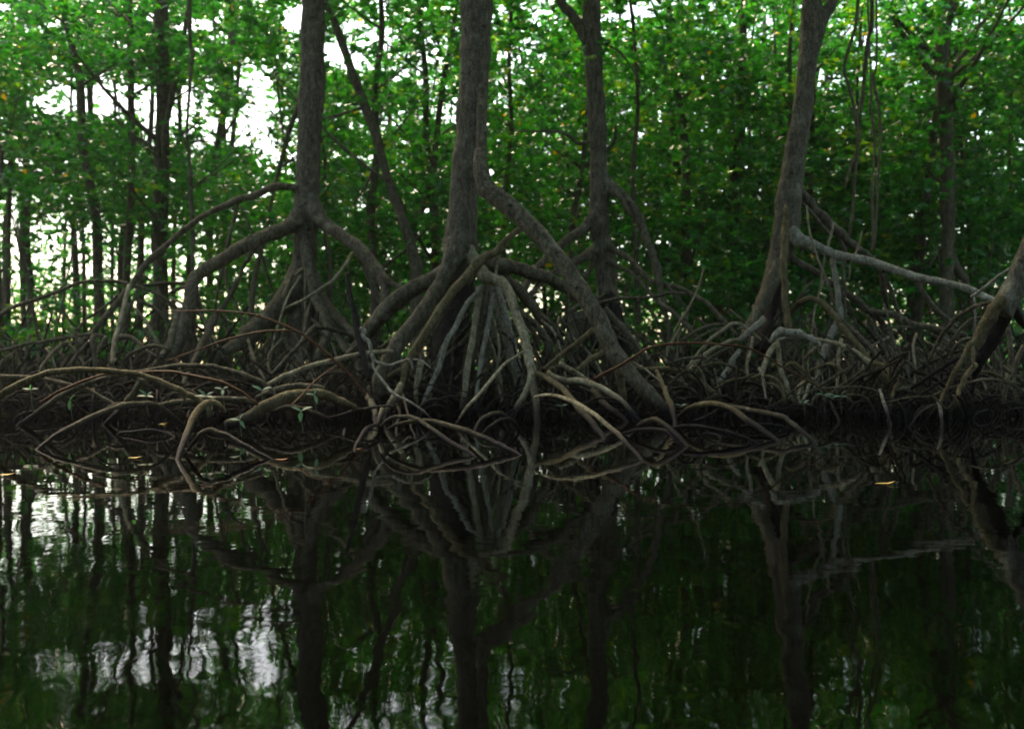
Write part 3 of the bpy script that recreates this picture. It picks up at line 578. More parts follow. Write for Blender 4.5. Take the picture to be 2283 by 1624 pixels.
# ---- tree 4 (right)
Y = 13.8
t4 = empty('mangrove_tree', P(1740, 900, Y).xyz*Vector((1,1,0)), 'tall mangrove leaning right, a long pale root reaching from it toward the right edge', 'tree', 'stilt-rooted mangroves along the bank')
rows = trunkext(tr('A4',(150,1150,130),(200,1000,140),(265,830,190),(308,600,214),(330,400,204),(356,200,188),(382,0,172),'T4',(398,1200,172),(445,900,162),(476,600,152),(505,300,162),(520,100,166),(522,0,160)), Y, 11)
T = Tubes(); T.add(rows, sides=18, n=6, wob=.08); top_limbs(T, rows)
T.add(trunkext(tr('T4',(530,480,80),(565,340,90),(600,200,96),(650,90,100),(700,0,100)), Y-.05, 10), sides=12)
TRUNKS[t4.name] = T
for rr, m in (
 (auto(tr('A4',(250,900,150),(180,1080,130),(110,1250,112),(30,1400,84),'B3',(2130,250,60),(2100,340,40)), Y, 13, ''), 'root'),
 (auto(tr('A4',(305,440,30),(298,620,60),(292,800,66),(284,950,58),(300,1150,60),(318,1350,56),(325,1480,56)), Y-.25, 13, ''), 'tan'),
 (auto(tr('A4',(240,950,150),(240,1150,140),(200,1350,150),'B4',(160,260,140),(80,420,110)), Y+.1, 13.4, ''), 'black'),
 (auto(tr('A4',(240,1150,50),(235,1300,40),(225,1450,36)), Y-.1, 13.4, ''), 'root'),
 (auto(tr('A4',(315,520,50),(340,620,100),(400,715,122),(500,755,104),(640,815,80),(760,852,70),(1000,900,70),(1200,965,65),(1400,1030,60),(1600,1070,56),(1800,1120,60),(1950,1190,55),(2060,1235,48)), Y, 12.2, ''), 'grey'),
 (auto(tr('A4',(390,260,60),(440,350,80),(520,440,86),(620,560,90),(750,670,86),(850,750,66),(960,830,52),(1060,900,44)), Y+.2, Y+.2, ''), 'root'),
 (auto(tr('A4',(440,420,26),(520,500,30),(600,600,32),(680,680,30)), Y, Y, ''), 'root'),
 (auto(tr('A4',(320,850,70),(420,910,56),(540,975,56),(660,1065,52),(800,1150,56),(950,1280,60),(1080,1380,52),(1150,1500,50),'B4',(1180,350,48),(1270,500,44),(1345,640,34)), Y, 13, ''), 'root'),
 (auto(tr('A4',(700,850,50),(700,950,46),(722,1060,46),(742,1200,50),(768,1390,50)), 13.5, 13, ''), 'grey'),
 (auto(tr('A4',(790,880,24),(785,1000,24),(800,1200,22),(802,1420,20)), 13.2, 13, ''), 'root'),
 (auto(tr('A4',(1100,950,56),(1112,1060,50),(1125,1180,44),(1160,1330,36)), 13, 13.4, ''), 'root'),
 (auto(tr('A4',(1120,1000,40),(1190,1190,38),(1240,1330,32),(1260,1500,24)), 13, 13.2, ''), 'root'),
 (auto(tr('A4',(1345,1000,44),(1440,1150,46),(1540,1290,46),(1640,1380,40),(1730,1440,30)), 12.8, 12.8, ''), 'root'),
 (auto(tr('A4',(1440,1140,26),(1480,1250,28),(1515,1380,22)), 12.9, 13.2, ''), 'root'),
 (auto(tr('A4',(330,1380,44),(370,1290,48),(430,1235,50),(510,1213,50),(600,1240,52),(680,1310,52),(740,1390,52),'B4',(770,230,56),(840,300,52),(920,390,50),(1000,510,46),(1090,600,46),(1200,700,36)), 13.4, 12, ''), 'tan'),
 (auto(tr('B4',(760,170,44),(900,290,46),(1000,390,46),(1110,510,40),(1210,640,34)), 13, 12, ''), 'root'),
 (auto(tr('B4',(250,330,30),(330,318,30),(440,322,28),(540,345,24)), 12.3, 12.2, ''), 'grey'),
 (auto(tr('B4',(232,330,44),(245,430,42),(260,560,42),(300,680,42),(340,780,38),(385,865,30)), 12.4, 11.9, ''), 'pale'),
 (auto(tr('B4',(215,370,46),(165,450,46),(125,560,42),(100,640,36)), 12.3, 12, ''), 'pale'),
 (auto(tr('B4',(560,330,36),(650,348,36),(760,378,38),(900,445,42),(1000,520,40),(1050,560,36)), 12.6, 12.1, ''), 'pale'),
 (auto(tr('B4',(1030,535,34),(1090,535,42),(1145,570,46),(1195,635,46),(1240,690,42),(1205,740,34),(1182,830,28),(1165,930,26),(1150,1000,20)), 12.1, 'g', 'b'), 'tan'),
 (auto(tr('B4',(285,565,24),(340,535,36),(400,545,38),(470,600,38),(530,680,34),(640,745,28)), 12.1, 11.9, ''), 'tan'),
 (auto(tr('B4',(480,610,24),(570,560,32),(650,540,36),(725,552,38),(780,620,38),(808,720,38),(822,810,34),(890,895,28)), 12.1, 11.7, ''), 'tan'),
 (auto(tr('B4',(20,650,26),(110,625,32),(200,650,32),(262,700,34),(290,790,32),(300,880,26)), 12, 11.7, ''), 'tan'),
 (auto(tr('B4',(110,700,18),(200,700,22),(270,760,22),(300,850,20)), 12, 11.8, ''), 'pale'),
 (auto(tr('B4',(80,570,16),(112,620,22),(125,720,20),(145,840,18)), 11.9, 11.7, ''), 'pale'),
 (auto(tr('B4',(765,330,34),(745,440,32),(740,560,28),(730,780,24)), 12.5, 12.1, ''), 'pale'),
 (auto(tr('B4',(740,180,60),(680,300,60),(610,460,52),(565,640,42),(530,780,32)), 13, 12.4, ''), 'grey'),
 (auto(tr('B4',(560,390,20),(500,450,26),(460,500,20)), 12.4, 12.3, ''), 'root'),
 (auto(tr('B4',(530,650,26),(450,690,36),(370,770,40)), 12.1, 11.9, ''), 'pale'),
 (auto(tr('B4',(580,780,20),(540,820,26),(510,880,22)), 11.8, 11.7, ''), 'tan'),
 (auto(tr('B4',(430,740,24),(410,800,24),(430,870,20)), 11.9, 11.7, ''), 'pale'),
 (auto(tr('B4',(500,700,26),(470,780,26),(440,850,22)), 11.9, 11.7, ''), 'pale'),
 (auto(tr('B4',(830,450,28),(900,560,32),(960,640,32),(995,720,26)), 12.6, 12.3, ''), 'root'),
 (auto(tr('B4',(980,130,24),(1040,250,26),(1120,370,26),(1150,480,24),(1190,580,20)), 13.2, 12.8, ''), 'root'),
 (auto(tr('B4',(1020,90,50),(1200,130,60),(1350,195,60),(1550,235,50),(1700,262,46),(1810,300,38)), 13.2, 12.6, ''), 'root'),
 (auto(tr('B4',(1130,245,16),(1280,220,20),(1420,252,20),(1560,310,18),(1640,370,14)), 13, 12.8, ''), 'root'),
 (auto(tr('B4',(680,850,20),(700,910,26),(740,980,24),(745,1010,18)), 11.7, 'g', 'b'), 'root'),
 (auto(tr('B3',(1640,580,22),(1750,430,30),(1850,320,32),(1980,222,34),(2060,195,34),(2150,250,32),(2250,340,28)), 12.9, 12.9, ''), 'pale'),
 (auto(tr('B3',(1650,600,32),(1740,495,36),(1860,410,36),(2000,345,36),(2120,320,30)), 12.7, 12.8, ''), 'pale'),
 (auto(tr('B3',(1680,640,18),(1800,510,20),(1900,440,22),(2060,370,20)), 12.5, 12.6, ''), 'root'),
 (auto(tr('B3',(1600,340,24),(1720,260,30),(1850,215,32),(1960,210,28)), 13.2, 13.2, ''), 'root'),
 (auto(tr('B3',(1690,350,22),(1820,270,24),(1960,230,22)), 13.2, 13.2, ''), 'root'),
 (auto(tr('B3',(1760,555,20),(1860,525,22),(1970,538,24),(2060,575,26),(2160,630,24),(2270,700,22)), 12.3, 12.2, ''), 'tan'),
 (auto(tr('B3',(1680,560,16),(1730,560,22),(1770,610,22),(1795,690,20)), 12.2, 12.1, ''), 'tan'),
 (auto(tr('B3',(1480,530,26),(1620,490,28),(1780,478,26),(1920,510,22)), 12.7, 12.6, ''), 'root'),
 (auto(tr('B3',(1900,710,40),(1970,600,50),(2030,490,44),(2080,420,34)), 12.6, 12.8, ''), 'grey'),
 (auto(tr('B3',(2185,310,26),(2170,430,28),(2140,540,26),(2145,640,20)), 12.3, 12.1, ''), 'pale'),
 (auto(tr('B3',(2283,160,54),(2200,230,50),(2110,300,46),(2080,340,36)), 12.8, 12.7, ''), 'grey'),
 (auto(tr('B3',(1870,740,22),(2000,670,24),(2100,650,22),(2200,610,18)), 12.1, 12.1, ''), 'tan'),
 (auto(tr('B3',(2190,40,16),(2195,100,20),(2180,200,20)), 12.9, 12.9, ''), 'pale'),
 (auto(tr('B3',(2240,560,20),(2270,640,28),(2283,720,24)), 12, 11.9, ''), 'pale'),
): root(t4, rr, m)

# ---- the leaning tree at the right edge
Y = 10.6
t6 = empty('mangrove_tree', P(2160, 945, Y).xyz*Vector((1,1,0)), 'dark mangrove trunk leaning out of the frame at the right edge', 'tree', 'stilt-rooted mangroves along the bank')
rows = trunkext(tr('A4',(2085,1340,185),(2160,1190,188),(2250,1000,180),(2350,780,176),(2440,560,170),(2520,340,160)), Y, 8)
T = Tubes(); T.add(rows, sides=18, n=6, wob=.1); TRUNKS[t6.name] = T
for rr, m in (
 (auto(tr('A4',(2120,1200,110),(2030,1310,100),(1950,1440,84),(1880,1580,70),'B4',(1840,370,60),(1780,480,50),(1690,640,44),(1620,780,38),(1580,850,34)), Y-.2, 10.5, ''), 'tan'),
 (auto(tr('B4',(1578,840,34),(1592,930,30),(1600,1060,24)), 10.5, 'g', 'b'), 'grey'),
 (auto(tr('B4',(1580,850,24),(1530,920,22),(1460,1020,16)), 10.5, 'g', 'b'), 'root'),
 (auto(tr('A4',(2110,1290,170),(2060,1440,150),'B4',(2000,330,150),(1945,450,110),(1900,560,70),(1870,660,44),(1850,780,30)), Y+.2, 11.2, ''), 'black'),
 (auto(tr('B4',(2010,160,60),(1950,300,50),(1880,420,44)), Y, Y-.1, ''), 'root'),
 (auto(tr('B4',(1880,540,50),(1800,640,46),(1760,720,40),(1725,810,30)), Y, 10.3, ''), 'tan'),
 (auto(tr('B4',(1690,785,26),(1715,830,26),(1740,885,22)), 10.3, 10.3, ''), 'tan'),
 (auto(tr('B4',(1530,800,16),(1590,860,18),(1640,905,18),(1700,850,20),(1720,800,18)), 10.4, 10.4, ''), 'tan'),
 (auto(tr('B4',(1700,860,20),(1670,940,20),(1655,1040,16)), 10.4, 'g', 'b'), 'root'),
 (auto(tr('A4',(2180,1260,100),(2250,1380,70),(2320,1480,60)), Y, Y+.2, ''), 'black'),
 (auto(tr('B4',(2020,430,60),(2060,540,54),(2080,640,40),(2070,760,30)), 11.3, 11.2, ''), 'root'),
 (auto(tr('B4',(2150,230,38),(2172,380,46),(2165,560,42),(2130,720,36),(2110,880,30)), 11.6, 11.4, ''), 'root'),
 (auto(tr('A4',(2210,930,18),(2100,1000,26),(1990,1090,28),(1900,1160,28),(1840,1192,22)), Y, Y+.3, ''), 'grey'),
 (auto(tr('A4',(2060,1220,38),(1960,1248,36),(1840,1290,36),(1720,1370,38),(1620,1480,34),(1560,1590,30),'B4',(1500,500,24)), Y+.2, 11.6, ''), 'root'),
 (auto(tr('B4',(1960,150,20),(1850,160,26),(1760,240,26),(1680,340,24),(1600,440,20)), 11.6, 11.8, ''), 'root'),
 (auto(tr('B4',(1850,405,22),(1700,440,22),(1560,500,24),(1400,590,26),(1200,760,28),(1060,900,26)), 11.2, 'g', ''), 'black'),
 (auto(tr('B4',(1760,470,34),(1640,545,36),(1500,630,36),(1340,740,32),(1230,850,28)), 11.3, 11.6, ''), 'black'),
 (auto(tr('B4',(1700,620,22),(1560,700,24),(1400,800,24),(1240,920,22)), 11, 11.4, ''), 'black'),
 (auto(tr('B4',(1150,855,14),(1320,810,16),(1500,800,16),(1620,750,18),(1780,700,20),(1980,660,22),(2150,690,22),(2330,790,22)), 11, 10.6, ''), 'root'),
 (auto(tr('B4',(1850,605,18),(1960,600,24),(2050,620,26),(2130,665,22),(2250,700,18)), 11.2, 11.2, ''), 'tan'),
 (auto(tr('B4',(1320,1056,14),(1400,960,18),(1470,900,18),(1570,865,16)), 'g', 10.5, 'a'), 'root'),
 (auto(tr('B4',(2100,560,34),(2200,620,30),(2300,700,26)), 11.4, 11.4, ''), 'root'),
 (auto(tr('B4',(2283,380,40),(2220,520,36),(2200,700,30),(2230,860,26)), 11.4, 11.2, ''), 'root'),
 (auto(tr('B4',(1870,330,30),(1780,330,34),(1690,430,30),(1650,560,24)), 11.5, 11.7, ''), 'root'),
): root(t6, rr, m)

for t in (t1, t2, t3, t4, t6): finish(t)
RB = ('root','tangle','root','pale')
spray(t1, 15.0, t1.location.x, .8, 2.1, 22, 1.5, RB); spray(t1, 14.2, t1.location.x-1.9, .5, 1.6, 20, 1.2, RB); spray(t1, 13.6, t1.location.x-3.4, .3, 1.1, 12, 1.0, RB)
spray(t2, 12.7, t2.location.x+.25, .5, 1.5, 20, .9, ('root','pale','tangle')); spray(t2, 13.4, t2.location.x+1.0, .4, 1.3, 20, 1.1, RB); spray(t2, 13.2, t2.location.x-1.0, .3, 1.1, 14, .9, RB)
spray(t3, 15.2, t3.location.x, .8, 2.0, 18, 1.4, ('root','tangle')); spray(t3, 14.6, t3.location.x+1.2, .4, 1.3, 16, 1.2, RB)
spray(t4, 13.4, t4.location.x+.5, .5, 1.8, 20, 1.2, RB); spray(t4, 13.2, t4.location.x+1.7, .4, 1.2, 16, 1.3, RB); spray(t4, 12.8, t4.location.x-.8, .2, .7, 8, .9, RB)
spray(t6, 11.6, t6.location.x-.3, .2, .9, 24, 1.1, ('root','tangle','tangle'))

# ================================================================= SEPARATE ARCHING ROOTS IN THE FOREGROUND
def lone(label, t, Y0, Y1, ends, m, cat='root', name='arching_root', group='arching roots along the waterline', **kw):
    rows = auto(t, Y0, Y1, ends)
    o = tube_obj(name, rows, M[m], None, **kw); return tag(o, label, cat, group)
lone('smooth tan root hooked like a cane, standing in the water front left', tr('B1',(1475,1320,42),(1540,1130,54),(1595,990,58),(1640,920,60),(1695,866,60),(1760,850,56),(1825,885,46),(1862,925,34)), 'g', 8.2, 'a', 'tan', kink=.1)
lone('low arch with a pale right leg, in the water just right of the cane-shaped root', tr('B1',(1530,1285,22),(1600,1190,34),(1690,1095,38),(1780,1090,46),(1880,1125,48),(2000,1190,45),(2120,1260,40),(2242,1322,26)), 'g', 'g', 'ab', 'tan')
lone('longest smooth arch, running from the left edge down behind the cane-shaped root', tr('B1',(-160,900,60),(0,795,58),(100,735,56),(300,640,52),(450,596,50),(650,582,50),(850,586,48),(1050,603,46),(1200,630,48),(1350,690,50),(1500,750,52),(1620,812,52),(1700,880,48),(1760,960,44)), 9.6, 9.4, '', 'tan')
lone('thin dark arch touching the water at the far left with its left foot farthest out', tr('B1',(310,1240,26),(450,1130,35),(600,1050,40),(800,950,40),(1000,880,38),(1150,860,36),(1280,862,35),(1400,930,30),(1500,1020,28),(1570,1090,24)), 'g', 'g', 'ab', 'root')
lone('long slim arch rising above the middle of the longest smooth arch, falling to the right', tr('B1',(1080,604,22),(1300,575,30),(1480,546,35),(1650,545,38),(1800,560,38),(1950,595,40),(2080,640,38),(2200,700,35),(2290,790,28)), 10.4, 10.2, '', 'root')
lone('rust-tinged slim arch crossing just under the longest smooth arch', tr('B1',(340,852,24),(500,760,27),(700,670,25),(900,616,22),(1100,606,20),(1300,596,22),(1500,610,25),(1700,650,28),(1850,690,28),(2000,760,25),(2140,872,20)), 9.9, 9.6, '', 'rust')
lone('straight thick brown root sloping to the water below the longest arch at left', tr('B1',(170,1040,44),(300,940,50),(420,862,50),(520,790,50),(700,700,46),(900,640,40),(1040,615,34)), 'g', 10.2, 'a', 'root')
lone('flat weathered root passing behind the longest arch from the left edge', tr('B1',(-60,645,44),(150,643,45),(400,665,38),(600,712,36),(750,760,36),(880,832,36),(1000,900,30)), 11, 10.8, '', 'root')
lone('stubby dark root slanting down to the water, centre of the left tangle', tr('B1',(1190,655,64),(1120,755,60),(1050,850,52),(960,950,46),(875,1035,36)), 10.4, 'g', 'b', 'root')
lone('flat heavy root lying across behind the cane-shaped root', tr('B1',(1300,875,38),(1500,848,50),(1700,826,52),(2000,830,50),(2110,846,44)), 9.9, 9.9, '', 'root')
lone('low dark curve just above the water left of the cane-shaped root', tr('B1',(975,1115,18),(1100,1090,22),(1260,1080,24),(1360,1100,22),(1440,1135,18)), 'g', 'g', 'ab', 'root')
lone('fattest smooth arch, a pale brown bow lying low at left of centre', tr('B1',(1880,1050,90),'B2',(0,995,96),(200,872,104),(400,800,98),(560,785,88),(700,800,78),(820,850,70),(925,905,48)), 9.4, 10.2, '', 'tan')
lone('second bow resting directly behind the fattest smooth arch', tr('B2',(100,810,40),(250,748,50),(400,722,54),(550,716,46),(660,735,36)), 10.8, 10.8, '', 'root')
lone('small bow under the fattest smooth arch, beside the orange stem', tr('B2',(230,920,30),(380,890,42),(530,920,46),(640,965,36),(720,1000,26)), 9.9, 10, '', 'root')
lone('long slender root rising gently to the right above the fattest smooth arch', tr('B2',(180,715,34),(350,622,38),(550,550,40),(750,500,42),(950,452,42),(1100,435,40),(1230,430,34)), 11.2, 12, '', 'pale')
lone('whip-thin rusty root arching high over the tangle at left', tr('A1',(1380,1318,11),(1700,1308,14),(1950,1320,14),(2150,1350,15),'B2',(120,140,16),(250,180,16),(450,272,18),(620,390,20),(800,550,20),(930,690,20),(1015,795,18)), 11.4, 11.4, '', 'rust', group='whip-thin rusty roots')
lone('whip-thin rusty root, the lower of the two, climbing rightward', tr('B1',(1380,510,12),(1600,430,14),(1850,340,16),(2100,278,18),'B2',(150,264,18),(280,257,18),(410,262,16)), 11.2, 11.4, '', 'rust', group='whip-thin rusty roots')
lone('short orange-red stem slanting behind the seedling on the fattest arch', tr('B2',(735,562,9),(650,620,11),(550,705,12),(450,815,12),(392,865,10)), 10.4, 9.2, '', 'rust', group='whip-thin rusty roots')
lone('pale twisting bare branch draped in an S curve left of the central trunk', tr('B2',(960,235,34),(990,262,46),(985,300,42),(1030,345,32),(1050,420,28),(1072,490,32),(1120,524,28),(1200,540,26),(1270,525,24),(1340,498,24),(1380,512,22),(1395,575,16)), 11.4, 11.2, '', 'grey', cat='branch', name='twisted_branch', group='pale dead branches', kink=.5)
lone('pale thin branch falling from the S-curved one down to the black waterline', tr('B2',(1068,500,22),(1070,560,20),(1110,625,20),(1165,695,22),(1240,782,26),(1350,835,22),(1460,905,22),(1560,995,18)), 11.3, 10.6, '', 'grey', cat='branch', name='fallen_branch', group='pale dead branches')
lone('little pale twig ending in mid-air right of the S-curved branch', tr('B2',(1395,495,10),(1440,495,14),(1490,520,14),(1548,566,10)), 11.2, 11.1, '', 'grey', cat='branch', name='twig', group='pale dead branches')
lone('long thin pale rod leaning from the centre roots down left to the waterline', tr('B3',(295,425,22),'B2',(2250,470,24),(2180,515,25),(2080,620,25),(1950,780,29),(1830,910,26),(1770,1000,16)), 11.6, 10.4, 'b', 'pale')
lone('rotten black stake standing upright left of the central roots', tr('A2',(850,990,22),(862,1080,34),(880,1200,40),(915,1350,50),(940,1500,56),'B2',(975,420,56),(1000,540,50),(1035,670,36)), 12.2, 11.6, '', 'black', cat='stake', name='dead_stake', group='dead stakes')
lone('small arch with a tan foot in the water at left of the central roots', tr('B2',(1110,1040,26),(1030,1050,30),(990,1095,34),(950,1160,34),(913,1244,24)), 9.4, 'g', 'b', 'tan')
lone('pale upright stub above the small tan-footed arch', tr('B2',(1140,905,34),(1122,970,38),(1103,1040,34)), 9.8, 9.6, '', 'pale')
lone('slim arch ending at the water below the central trunk, the shorter of a crossing pair', tr('B2',(1135,1045,22),(1200,985,28),(1300,966,32),(1400,975,32),(1500,1030,35),(1650,1140,38),(1800,1230,38),(1912,1302,28)), 8.6, 'g', 'b', 'root')
lone('longer smooth arch of the crossing pair ending in the water below the central trunk', tr('B2',(1190,1070,24),(1300,1022,35),(1450,1005,41),(1600,1020,45),(1830,1080,46),(2000,1150,50),(2150,1220,46),(2274,1287,32)), 8.5, 'g', 'b', 'tan')
lone('tight tan hoop at the waterline right of the crossing pair', tr('B2',(1900,1110,22),(1930,1040,28),(1975,985,33),(2050,945,35),(2130,940,32),(2195,985,26)), 'g', 10.2, 'a', 'tan')
lone('thin dark hoop nested below the tight tan hoop', tr('B2',(1965,1125,18),(2050,1035,25),(2150,988,26),(2230,1002,24),(2285,1085,16)), 'g', 'g', 'ab', 'root')
lone('slack thin root strung between the fattest arch and the pale stubs', tr('B2',(690,978,18),(800,955,20),(910,915,24),(1050,896,25),(1170,880,22),(1260,886,18)), 10.4, 10.6, '', 'root')
lone('long evenly curved root reaching farthest into the water right of centre', tr('B3',(380,805,24),(500,785,28),(650,822,35),(800,900,38),(950,1010,40),(1100,1150,40),(1262,1332,32)), 9.4, 'g', 'b', 'pale')
lone('tan humped arch right of centre with its foot in the water', tr('B3',(1235,1045,28),(1320,998,40),(1420,1012,46),(1530,1100,46),(1640,1216,34)), 8.7, 'g', 'b', 'tan')
lone('dark thin arch running under the tan humped arch', tr('B3',(1095,1115,24),(1220,1082,30),(1380,1078,35),(1500,1110,36),(1600,1210,26)), 'g', 'g', 'ab', 'root')
lone('low flat arch on the water right of the tan humped arch', tr('B3',(1510,1062,28),(1680,1048,35),(1850,1070,36),(2050,1120,40),(2222,1192,28)), 8.8, 'g', 'b', 'root')
lone('small dark angled root inside the low flat arch', tr('B3',(1780,1110,14),(1855,1108,18),(1922,1156,14)), 'g', 'g', 'b', 'root')
lone('broad tan arch over the low flat one, sloping to the water at right', tr('B3',(1555,995,26),(1620,930,36),(1700,880,42),(1850,855,46),(2000,900,46),(2150,1000,50),'B4',(130,1095,48),(245,1178,36)), 10.8, 'g', 'b', 'tan')
lone('pale straight root continuing right from the crest of the broad tan arch', tr('B3',(1900,872,28),(2060,888,34),'B4',(0,910,38),(129,937,40),(290,968,40),(340,1010,38),(440,1090,40),(550,1190,32)), 10.8, 'g', 'b', 'root')
lone('short crooked root below the broad tan arch', tr('B3',(1690,1005,18),(1790,975,26),(1875,918,20)), 10.8, 10.9, '', 'tan')
lone('dark slim high arch passing in front of the heavy sweeping root', tr('B3',(870,660,30),(1020,580,28),(1190,485,25),(1300,412,22),(1450,372,20),(1700,360,19),(2000,376,18),(2150,400,16),(2300,470,15),'B4',(280,560,14),(450,650,13),(640,760,12)), 10.6, 10.8, '', 'rust', group='whip-thin rusty roots')
lone('weathered grey bow like a bent plank under the right-hand tree', tr('B4',(180,360,34),(225,292,60),(300,272,76),(400,280,70),(490,312,58),(560,352,46),(600,390,22)), 12.2, 12, '', 'grey')
lone('wiry dark arch over the small tan hoops at right', tr('B4',(140,900,12),(270,840,14),(400,790,14),(560,745,14),(700,728,14),(900,720,14),(1010,740,14),(1085,772,14)), 11, 11, '', 'root')
lone('grey stake slanting into the water below the right-hand tangle', tr('B4',(1085,745,20),(1110,820,28),(1140,920,30),(1180,1042,20)), 11, 'g', 'b', 'grey', cat='stake', name='leaning_stake', group='dead stakes')
lone('low black arch in the water at right, below the broad tan arch', tr('B4',(-60,1050,20),(80,1032,22),(220,1040,22),(340,1070,20)), 9.6, 9.6, '', 'black')
lone('pale bare stick leaning beside the roots behind the heavy sweeping root', tr('A3',(1778,960,13),(1735,1120,17),(1645,1300,18),(1560,1430,17),(1530,1500,14)), 14.2, 14, '', 'pale', cat='branch', name='bare_stick', group='pale dead branches')

# ================================================================= HANGING LIANAS (right)
def liana(label, t, Y, m='root', ext=2.5):
    rows = world(t, Y)
    a = rows[0]
    if ext: rows.insert(0, (a[0]+random.uniform(-.2,.2), a[1], a[2]+ext, a[3]))
    o = tube_obj('liana', rows, M[m], None); tag(o, label, 'liana', 'lianas hanging right of the leaning tree')
liana('longest liana, hanging from the top right and curving onto the pale root', tr('T4',(1020,30,34),(985,350,32),(950,700,30),(920,1000,26),(895,1300,24),'A4',(880,200,22),(850,560,22),(815,760,24),(788,960,24)), 14.4, 'root')
liana('crooked liana bending left then right beside the longest one', tr('T4',(900,60,26),(860,300,28),(790,560,26),(840,760,26),(880,950,28),(905,1200,26),'A4',(850,100,22),(790,300,18)), 15)
liana('straight liana with a small knot, right of the crooked one', tr('T4',(1010,640,16),(1005,860,24),(1030,1000,24),(1045,1250,22),(1025,1560,20),'A4',(1030,700,20),(1010,820,20)), 15.5, 'far', 3.5)
liana('thin curved liana rightmost of the hanging bunch', tr('T4',(1060,400,18),(1030,640,24),(1080,900,26),(1090,1200,22),(1070,1500,22),'A4',(1060,500,20),(1040,800,20)), 16, 'far', 3.5)
liana('short liana dropping from the leaning trunk across the pale root', tr('A4',(480,440,14),(500,640,16),(560,850,20),(640,1050,22),(720,1280,22),(770,1400,16)), 13.3, 'pale', 0)
liana('short liana looped from the upper root to the pale root', tr('A4',(705,580,16),(680,680,20),(650,790,22),(615,950,18),(590,1150,12)), 13.4, 'pale', 0)
liana('wispy liana lying against the long pale root', tr('A4',(940,650,12),(900,800,16),(850,900,16),(830,1050,12)), 13.2, 'pale', 0)
liana('dangling thin root at the left of the rightmost leaning trunk', tr('A4',(1868,1190,16),(1880,1340,18),(1860,1560,16)), 11.2, 'grey', 0)

# ================================================================= NAMED TREES OF THE BACKGROUND
def bgtree(label, t, Y, roots=3, crown_a=None, extra=(), ztop=9.5, m='far', group='forest mangroves behind the bank', name='forest_tree'):
    rows = trunkext(t, Y, ztop)
    b = rows[0]
    # carry the foot down to the mud
    e = empty(name, (b[0], b[1], 0.05), label, 'tree', group)
    rows.insert(0, (b[0], b[1], 0.0, b[3]*1.15))
    T = Tubes(); T.add(rows, sides=12, n=5, wob=.1); top_limbs(T, rows, 4, 3.5); T.build('trunk', M[m], e)
    for x in extra: tube_obj('branch', world(x, Y), M[m], e)
    for k in range(roots):
        a = random.uniform(0, 6.28); h = random.uniform(.5, 1.3); d = random.uniform(.5, 1.3)
        r = b[3]*.35
        pts = [(b[0], b[1], h, r), (b[0]+math.cos(a)*d*.4, b[1]+math.sin(a)*d*.4, h*.8, r*.9), (b[0]+math.cos(a)*d*.85, b[1]+math.sin(a)*d*.85, h*.35, r*.8), (b[0]+math.cos(a)*d, b[1]+math.sin(a)*d, 0, r*.7)]
        tube_obj('prop_root', pts, M['root'], e)
    if crown_a:
        n, per, z0, z1, rad = crown_a
        top = rows[len(rows)//2]
        crown('crown', e, M['leaf'], top[0], Y, z0, z1, rad, n, per, .12)
    return e
R5 = bgtree('straight dark trunk with forked boughs at right, behind the long pale root', tr('A4',(1640,1420,122),(1640,1100,112),(1650,800,104),(1652,400,114),(1645,0,112),'T4',(1640,1200,108),(1632,900,108),(1610,700,98),(1595,500,112),(1615,300,104),(1660,100,92),(1690,0,88)), 17.2, 4, (110,42,2.6,8.5,2.6),
 extra=(tr('T4',(1640,640,46),(1690,570,42),(1780,450,42),(1860,370,42),(1885,250,36),(1960,170,30),(2110,50,22)),
        tr('T4',(1610,520,56),(1550,460,50),(1400,360,42),(1320,260,34),(1200,130,24)),
        tr('T4',(1600,640,50),(1510,600,50),(1400,440,46),(1260,260,34),(1190,150,24)),
        tr('T4',(1650,850,30),(1760,790,28),(1900,725,24),(2080,690,18),(2200,690,12)),
        tr('T4',(1620,890,30),(1480,870,26),(1340,830,20)),
        tr('T4',(1600,880,20),(1480,930,20),(1400,1060,14)),
        tr('A4',(1640,260,30),(1560,220,26),(1480,130,18)),
        tr('T4',(1540,700,0.1),(1560,300,70),(1560,0,70)) if False else tr('A4',(1650,720,20),(1560,840,20),(1480,960,16)),
        tr('A4',(1660,860,100),(1720,960,84),(1790,1060,60),(1840,1200,46),(1860,1400,40))))
bgtree('thick vertical trunk at left rising beside the warm sky gap', tr('A1',(1335,1080,118),(1322,800,120),(1332,400,130),(1345,0,130),'T1',(1345,1200,120),(1352,800,102),(1345,400,116),(1335,0,112)), 19, 4, (120,42,3,9,2.8), extra=(tr('T1',(1310,1260,30),(1200,1180,28),(1120,1130,24),(980,1010,18)), tr('T1',(1390,1250,30),(1500,1210,24),(1640,1175,18),(1780,1180,12)), tr('T1',(1300,640,40),(1240,560,34),(1180,470,26))))
bgtree('slimmer vertical trunk left of the thick one by the warm sky gap', tr('A1',(1045,1180,60),(1060,800,66),(1088,400,54),(1095,0,52),'T1',(1095,1200,58),(1085,800,56),(1085,480,52),(1075,200,58),(1070,0,50)), 19.5, 4, (90,42,3,9,2.4), extra=(tr('T1',(1080,1060,24),(1000,1010,20),(900,930,12)),))
bgtree('thin crooked black sapling between two left-hand trunks', tr('A1',(1600,1000,30),(1595,600,34),(1585,300,32),(1565,0,28),'T1',(1550,1100,26),(1570,800,24),(1590,500,34),(1605,430,36),(1580,380,32),(1570,0,36)), 17, 2, (40,40,4,8,1.6))
bgtree('pale straight trunk standing farther back right of the thin black sapling', tr('A1',(1740,700,50),(1770,200,50),'T1',(1810,1200,62),(1850,950,60),(1895,700,58),(1925,300,72),(1940,60,70)), 24, 3, (120,42,3,11,3))
